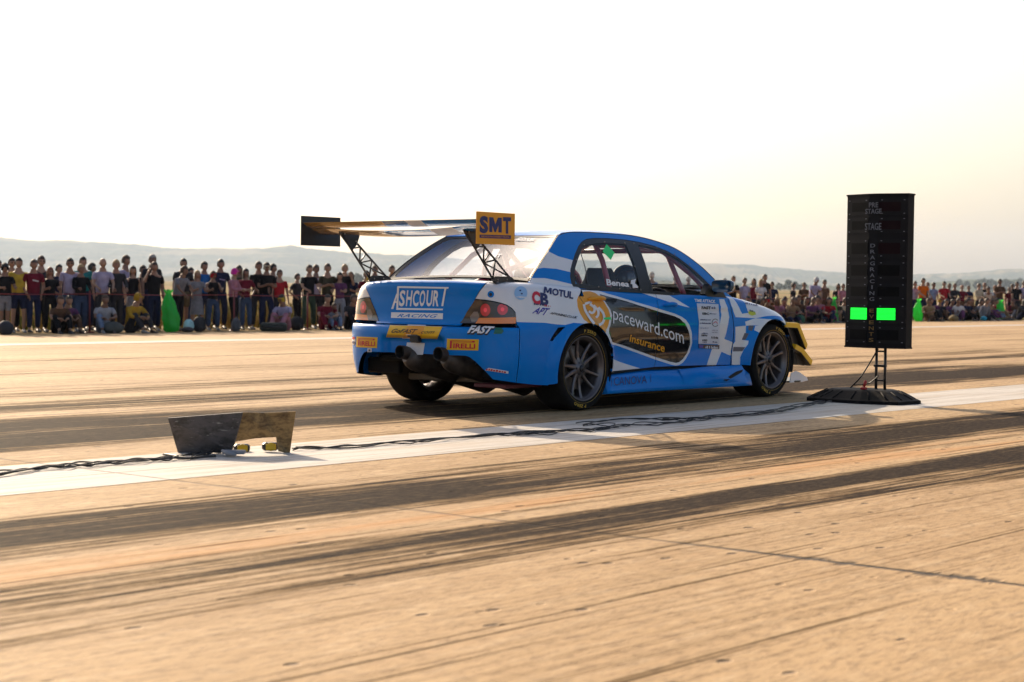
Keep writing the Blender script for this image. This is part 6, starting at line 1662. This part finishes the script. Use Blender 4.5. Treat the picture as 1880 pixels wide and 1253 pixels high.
P_(391, 501, 33.3, 'rail', 'black', 'denim', 'brown', 'bearded spectator with a red headband, black vest and jeans', sleeve='none', cap='red', glasses=True)
P_(404, 477, 34.1, 'down', 'navy', 'navy', 'dark', 'tall man in navy T-shirt with pale print', print_='lavender')
P_(428, 493, 33.35, 'rail', 'pink', 'black', 'blonde', 'woman in magenta cap and pink checked shirt', female=True, cap='magenta', sleeve='long', face=50)
P_(451, 494, 33.35, 'hip', 'maroon', 'denim', 'dark', 'long haired woman in dark maroon top and blue jeans', female=True, longhair=True)
P_(474, 481, 33.5, 'rail', 'black', 'charcoal', 'brown', 'man in black T-shirt left of the man with folded arms')
P_(501, 485, 34.2, 'down', 'olive', 'charcoal', 'dark', 'man behind the beige cap, only the side of his head showing', face=40)
P_(489, 483, 33.3, 'folded', 'black', 'navy', 'brown', 'man with beige cap and folded arms in ripped navy jeans', cap='cream', glasses=True)
P_(513, 496, 33.9, 'down', 'red', 'charcoal', 'brown', 'spectator in plain red T-shirt right of the folded arms', glasses=True)
P_(524, 529, 32.85, 'sit', 'lavender', 'pink', 'dark', 'seated person with yellow cap and lavender shirt above the black block', cap='yellow', height=1.7, face=-40)
P_(567, 487, 33.35, 'rail', 'black', 'green', 'brown', 'man in black T-shirt and dark green trousers left of the car')
P_(580, 487, 34.2, 'down', 'lavender', 'charcoal', 'brown', 'man in lavender top between two dark shirts left of the car')
P_(601, 485, 33.6, 'folded', 'olive', 'black', 'brown', 'man in dark olive T-shirt and black shorts left of the car', shorts=True)
P_(597, 560, 32.85, 'sit', 'maroon', 'maroon', 'dark', 'person in dark red sitting on the ground left of the car')
P_(612, 575, 32.7, 'sitarms', 'grey', 'paledenim', 'brown', 'child in pale jeans sitting on the ground left of the car', height=1.3)
P_(632, 486, 34.1, 'phone', 'black', 'charcoal', 'blonde', 'fair haired man holding a camera up behind the checked shirt')
P_(624, 501, 33.35, 'rail', 'plum', 'palegrey', 'dark', 'woman with black bob, purple checked shirt and pale grey trousers', female=True, longhair=True, face=-30)
P_(655, 552, 33.0, 'sit', 'black', 'black', 'dark', 'person in black sitting right beside the left tail light of the car')
P_(643, 562, 32.8, 'sit', 'charcoal', 'black', 'brown', 'person in dark grey sitting between the checked shirt and the car')
P_(688, 487, 33.5, 'down', 'yellow', 'navy', 'brown', 'man in yellow shirt seen through the left wing strut')
P_(672, 512, 33.8, 'down', 'maroon', 'navy', 'brown', 'person in dark red half hidden by the left corner of the boot', height=1.55)
P_(718, 488, 33.5, 'down', 'mustard', 'navy', 'brown', 'man in mustard T-shirt standing behind the boot of the car')
P_(749, 490, 33.6, 'down', 'navy', 'navy', 'dark', 'dark haired man beside the foot of the rear screen')
# seen through the side windows
for px, top, sh_, hr, l in [(1196, 500, 'sky', 'brown', 'person in pale blue seen through the front side window, nearest the door pillar'), (1240, 506, 'tan', 'brown', 'person in tan seen through the middle of the front side window'), (1263, 508, 'grey', 'dark', 'person in grey seen through the front side window beside the red cage bar'), (1282, 512, 'sky', 'dark', 'person in blue seen through the front corner of the side window')]:
    P_(px, top, 34, 'down', sh_, 'navy', hr, l)
# right block
P_(1330, 512, 34.2, 'down', 'charcoal', 'black', 'dark', 'dark haired man just behind the door mirror')
P_(1345, 507, 33.6, 'folded', 'black', 'charcoal', 'brown', 'man in black T-shirt right of the door mirror')
P_(1366, 511, 33.6, 'down', 'lavender', 'white', 'brown', 'person in white and lavender T-shirt above the front wing of the car')
P_(1403, 504, 34.2, 'down', 'black', 'black', 'brown', 'man in black behind the long haired woman in white')
P_(1396, 513, 33.4, 'rail', 'white', 'charcoal', 'blonde', 'woman with long fair hair and loose white shirt', female=True, longhair=True)
P_(1492, 508, 33.5, 'lean', 'lavender', 'charcoal', 'greyhair', 'person with pale head cover and lavender shirt left of the start light', cap='white')
P_(1497, 512, 34.1, 'down', 'navy', 'navy', 'dark', 'man in dark blue half behind the pale head cover')
P_(1513, 514, 33.5, 'down', 'brown', 'brown', 'dark', 'man in brown T-shirt left of the slim green sack')
P_(1547, 530, 34, 'down', 'pink', 'charcoal', 'brown', 'person in dull pink beside the left edge of the start light box')
P_(1679, 517, 33.8, 'down', 'lavender', 'navy', 'brown', 'person in lavender at the right edge of the start light box')
P_(1694, 511, 33.4, 'rail', 'orange', 'navy', 'dark', 'man in bright orange T-shirt right of the start light box')
P_(1713, 519, 34.0, 'down', 'sky', 'navy', 'dark', 'dark haired person in light blue right of the orange shirt')
P_(1733, 517, 33.5, 'rail', 'red', 'denim', 'dark', 'man in red checked shirt and jeans bending over the rope', face=-20)
P_(1742, 521, 34.2, 'down', 'black', 'black', 'brown', 'man in black jacket behind the red checked shirt', sleeve='long')
P_(1752, 521, 33.6, 'rail', 'charcoal', 'navy', 'brown', 'man in dark grey jacket right of the red checked shirt', sleeve='long')
P_(1797, 521, 33.4, 'rail', 'cream', 'black', 'brown', 'woman in cream top at the rope', female=True, sleeve='long')
P_(1817, 523, 33.3, 'bend', 'white', 'palegrey', 'brown', 'spectator in white shirt bending forward over the rope', face=-50)
P_(1835, 513, 34.0, 'folded', 'brown', 'charcoal', 'dark', 'bearded man in brown above the wide green sack', glasses=True)
P_(1866, 518, 33.5, 'down', 'black', 'charcoal', 'dark', 'man in black T-shirt near the right edge, left of the lavender shirt')
P_(1879, 516, 33.4, 'rail', 'lavender', 'khaki', 'dark', 'man in lavender shirt and khaki trousers cut by the right edge of the picture')
P_(1852, 530, 34, 'down', 'maroon', 'charcoal', 'brown', 'person in dark red between the wide green sack and the black T-shirt')
seatd = [(1412, 545, 'brown', 'black', 'dark', 'red', 'seated person in brown with a red cap, below the long fair hair'), (1428, 545, 'pink', 'charcoal', 'blonde', None, 'seated fair haired person in pink, first right of the white shirt'), (1440, 550, 'charcoal', 'black', 'dark', None, 'seated person in dark grey left of the tan shirt'), (1452, 545, 'tan', 'navy', 'brown', None, 'seated person in tan shirt behind the front row left of the start light'),
 (1466, 534, 'brown', 'black', 'brown', None, 'dark topped person with raised head in the seated group left of the start light'), (1476, 555, 'black', 'brown', 'dark', None, 'seated person in black and brown below the raised head'), (1488, 556, 'plum', 'black', 'brown', None, 'seated person in plum below the pale head cover'), (1505, 538, 'pink', 'charcoal', 'dark', None, 'seated person in pink with dark hair, below the brown T-shirt'), (1503, 560, 'white', 'pink', 'brown', None, 'seated person with white towel over the knees left of the slim green sack'),
 (1522, 545, 'red', 'navy', 'dark', None, 'seated person in red left of the slim green sack'), (1546, 546, 'cream', 'charcoal', 'brown', None, 'seated person in cream between the slim green sack and the start light'), (1375, 560, 'charcoal', 'black', 'dark', None, 'seated person in dark grey behind the front wing of the car'),
 (1708, 547, 'tan', 'brown', 'brown', None, 'seated person in tan right of the orange shirt'), (1703, 560, 'brown', 'black', 'auburn', None, 'seated auburn haired person in brown in front of the orange shirt'), (1722, 556, 'plum', 'charcoal', 'dark', 'mustard', 'seated person in plum with a mustard cap'), (1758, 545, 'white', 'plum', 'brown', None, 'seated person in white checked shirt under the dark grey jacket'), (1771, 549, 'navy', 'black', 'dark', None, 'seated person in navy with dark hair right of the white checked shirt'),
 (1784, 548, 'brown', 'black', 'auburn', None, 'seated person in brown left of the cream top'), (1806, 553, 'grey', 'charcoal', 'brown', None, 'seated person in grey right of the cream top'), (1820, 550, 'red', 'paledenim', 'brown', None, 'seated person in red shirt and pale jeans under the bending white shirt'), (1856, 556, 'maroon', 'navy', 'dark', None, 'seated person in dark red right of the wide green sack'), (1872, 560, 'charcoal', 'navy', 'dark', None, 'seated person in dark grey at the right edge of the picture')]
for i, (px, top, sh_, lo_, hr, cp, l) in enumerate(seatd):
    P_(px, top, 32.7+.35*(i % 3), rnd.choice(['sit', 'sitarms', 'sit']), sh_, lo_, hr, l, cap=cp, face=rnd.uniform(-50, 40), sleeve=rnd.choice(['short', 'long']), group='spectators sitting on the ground', height=1.9 if top < 540 else 1.78, longhair=(i % 4 == 1))

extra = [(-6, 478, 34.4, 'maroon', 'dark'), (48, 483, 34.5, 'charcoal', 'brown'), (107, 486, 34.5, 'navy', 'dark'), (116, 492, 34.8, 'grey', 'brown'), (168, 484, 34.6, 'charcoal', 'dark'), (203, 487, 34.6, 'olive', 'brown'), (260, 488, 34.5, 'black', 'dark'), (297, 485, 34.6, 'tan', 'brown'), (348, 492, 34.7, 'navy', 'dark'), (418, 489, 34.6, 'black', 'brown'), (440, 488, 34.5, 'olive', 'dark'), (463, 490, 34.6, 'grey', 'brown'), (545, 505, 34.7, 'charcoal', 'dark'), (612, 494, 34.5, 'brown', 'dark'), (645, 500, 34.6, 'navy', 'brown')]
near = ['the left edge', 'the maroon T-shirt', 'the woman in black', 'the lavender T-shirts', 'the black and teal pair', 'the bald man', 'the long haired woman', 'the man with his hand raised', 'the grey dress', 'the navy T-shirt', 'the magenta cap', 'the maroon top', 'the long black block', 'the olive T-shirt', 'the checked purple shirt']
for (px, top, v, sh_, hr), n_ in list(zip(extra, near))[::2]: P_(px, top, v, rnd.choice(['down', 'pocket', 'hip', 'folded']), sh_, rnd.choice(['navy', 'black', 'denim', 'charcoal']), hr, 'back row spectator in %s behind %s' % (sh_, n_), face=rnd.uniform(-60, 60), female=rnd.random() < .4, longhair=rnd.random() < .3)
extra2 = [(1318, 515, 'grey', 'door mirror'), (1356, 516, 'olive', 'black T-shirt by the mirror'), (1384, 512, 'maroon', 'long fair hair'), (1418, 518, 'navy', 'white shirt'), (1436, 524, 'black', 'tan seated shirt'), (1456, 521, 'charcoal', 'raised head'), (1476, 519, 'brown', 'pale head cover'), (1528, 518, 'olive', 'slim green sack'), (1539, 521, 'black', 'left edge of the light box'), (1703, 519, 'black', 'orange shirt'), (1722, 521, 'charcoal', 'light blue shirt'), (1766, 524, 'maroon', 'grey jacket'), (1778, 525, 'navy', 'seated navy shirt'), (1788, 523, 'charcoal', 'cream top'), (1808, 520, 'black', 'bending white shirt'), (1826, 524, 'grey', 'bearded man'), (1846, 519, 'charcoal', 'wide green sack'), (1858, 522, 'brown', 'last black T-shirt')]
for px, top, sh_, n_ in [q for i, q in enumerate(extra2) if i % 3 != 1]: P_(px, top, 34.5+rnd.random()*.5, rnd.choice(['down', 'pocket', 'hip', 'folded']), sh_, rnd.choice(['navy', 'black', 'brown', 'charcoal']), rnd.choice(['dark', 'brown', 'auburn']), 'back row spectator in %s behind the %s' % (sh_, n_), face=rnd.uniform(-60, 60), female=rnd.random() < .4, longhair=rnd.random() < .3)
cols = ['black', 'brown', 'charcoal', 'plum', 'maroon', 'navy', 'grey', 'tan', 'olive']
low2 = [(1392, 552), (1402, 556), (1421, 556), (1434, 562), (1447, 560), (1459, 557), (1496, 552), (1514, 556), (1538, 562), (1552, 558), (1714, 566), (1733, 558), (1745, 560), (1766, 562), (1778, 562), (1792, 560), (1814, 562), (1829, 556), (1846, 562), (1864, 552), (1880, 550)]
for i, (px, top) in enumerate(low2):
    if i % 4 == 2 or i in (9, 20): continue
    c1_, c2_ = cols[i % 9], cols[(i*4+2) % 9]
    P_(px, top, 32.95+.25*(i % 2), 'sit', c1_, c2_, rnd.choice(['dark', 'brown']), 'seated spectator in %s top and %s trousers, low row %s of the light box' % (c1_, c2_, 'left' if i < 10 else 'right'), face=rnd.uniform(-60, 60), group='spectators sitting on the ground', height=1.72, sleeve=rnd.choice(['short', 'long']))

# driver in the car
drv = P_(1100, 480, 8.5, 'sitarms', 'navy', 'navy', 'dark', 'driver in the right hand seat of the car wearing a dark helmet', sleeve='long', group='x', height=1.74)
del drv['group']
Lw = lambda x, yy, z: (CX0+x*SY+yy*CY, CY0+x*CY-yy*SY, z)
drv.location = Lw(.98, .37, .23); drv.rotation_euler = (0, 0, RZ-math.pi/2); drv.scale = (.92, .92, .92)
for ch in list(drv.children):
    if ch.name.startswith(('hair', 'cap')): bpy.data.objects.remove(ch)
mb = MB(); hc = Vector((0, .32*.73+.02, .13+.73*.95)); V = []; n = 24
for i in range(13):
    ph = math.pi*.86*i/12
    for k in range(n):
        a = 2*math.pi*k/n; V.append((hc.x+.128*math.sin(ph)*math.cos(a), hc.y-.01+.148*math.sin(ph)*math.sin(a), hc.z-.01+.140*math.cos(ph)))
mb.add(V, [[i*n+k, i*n+(k+1) % n, (i+1)*n+(k+1) % n, (i+1)*n+k] for i in range(12) for k in range(n)], pbr('helmet_shell', (.02, .025, .05), .25, coat=1), True); mb.build('helmet', drv)
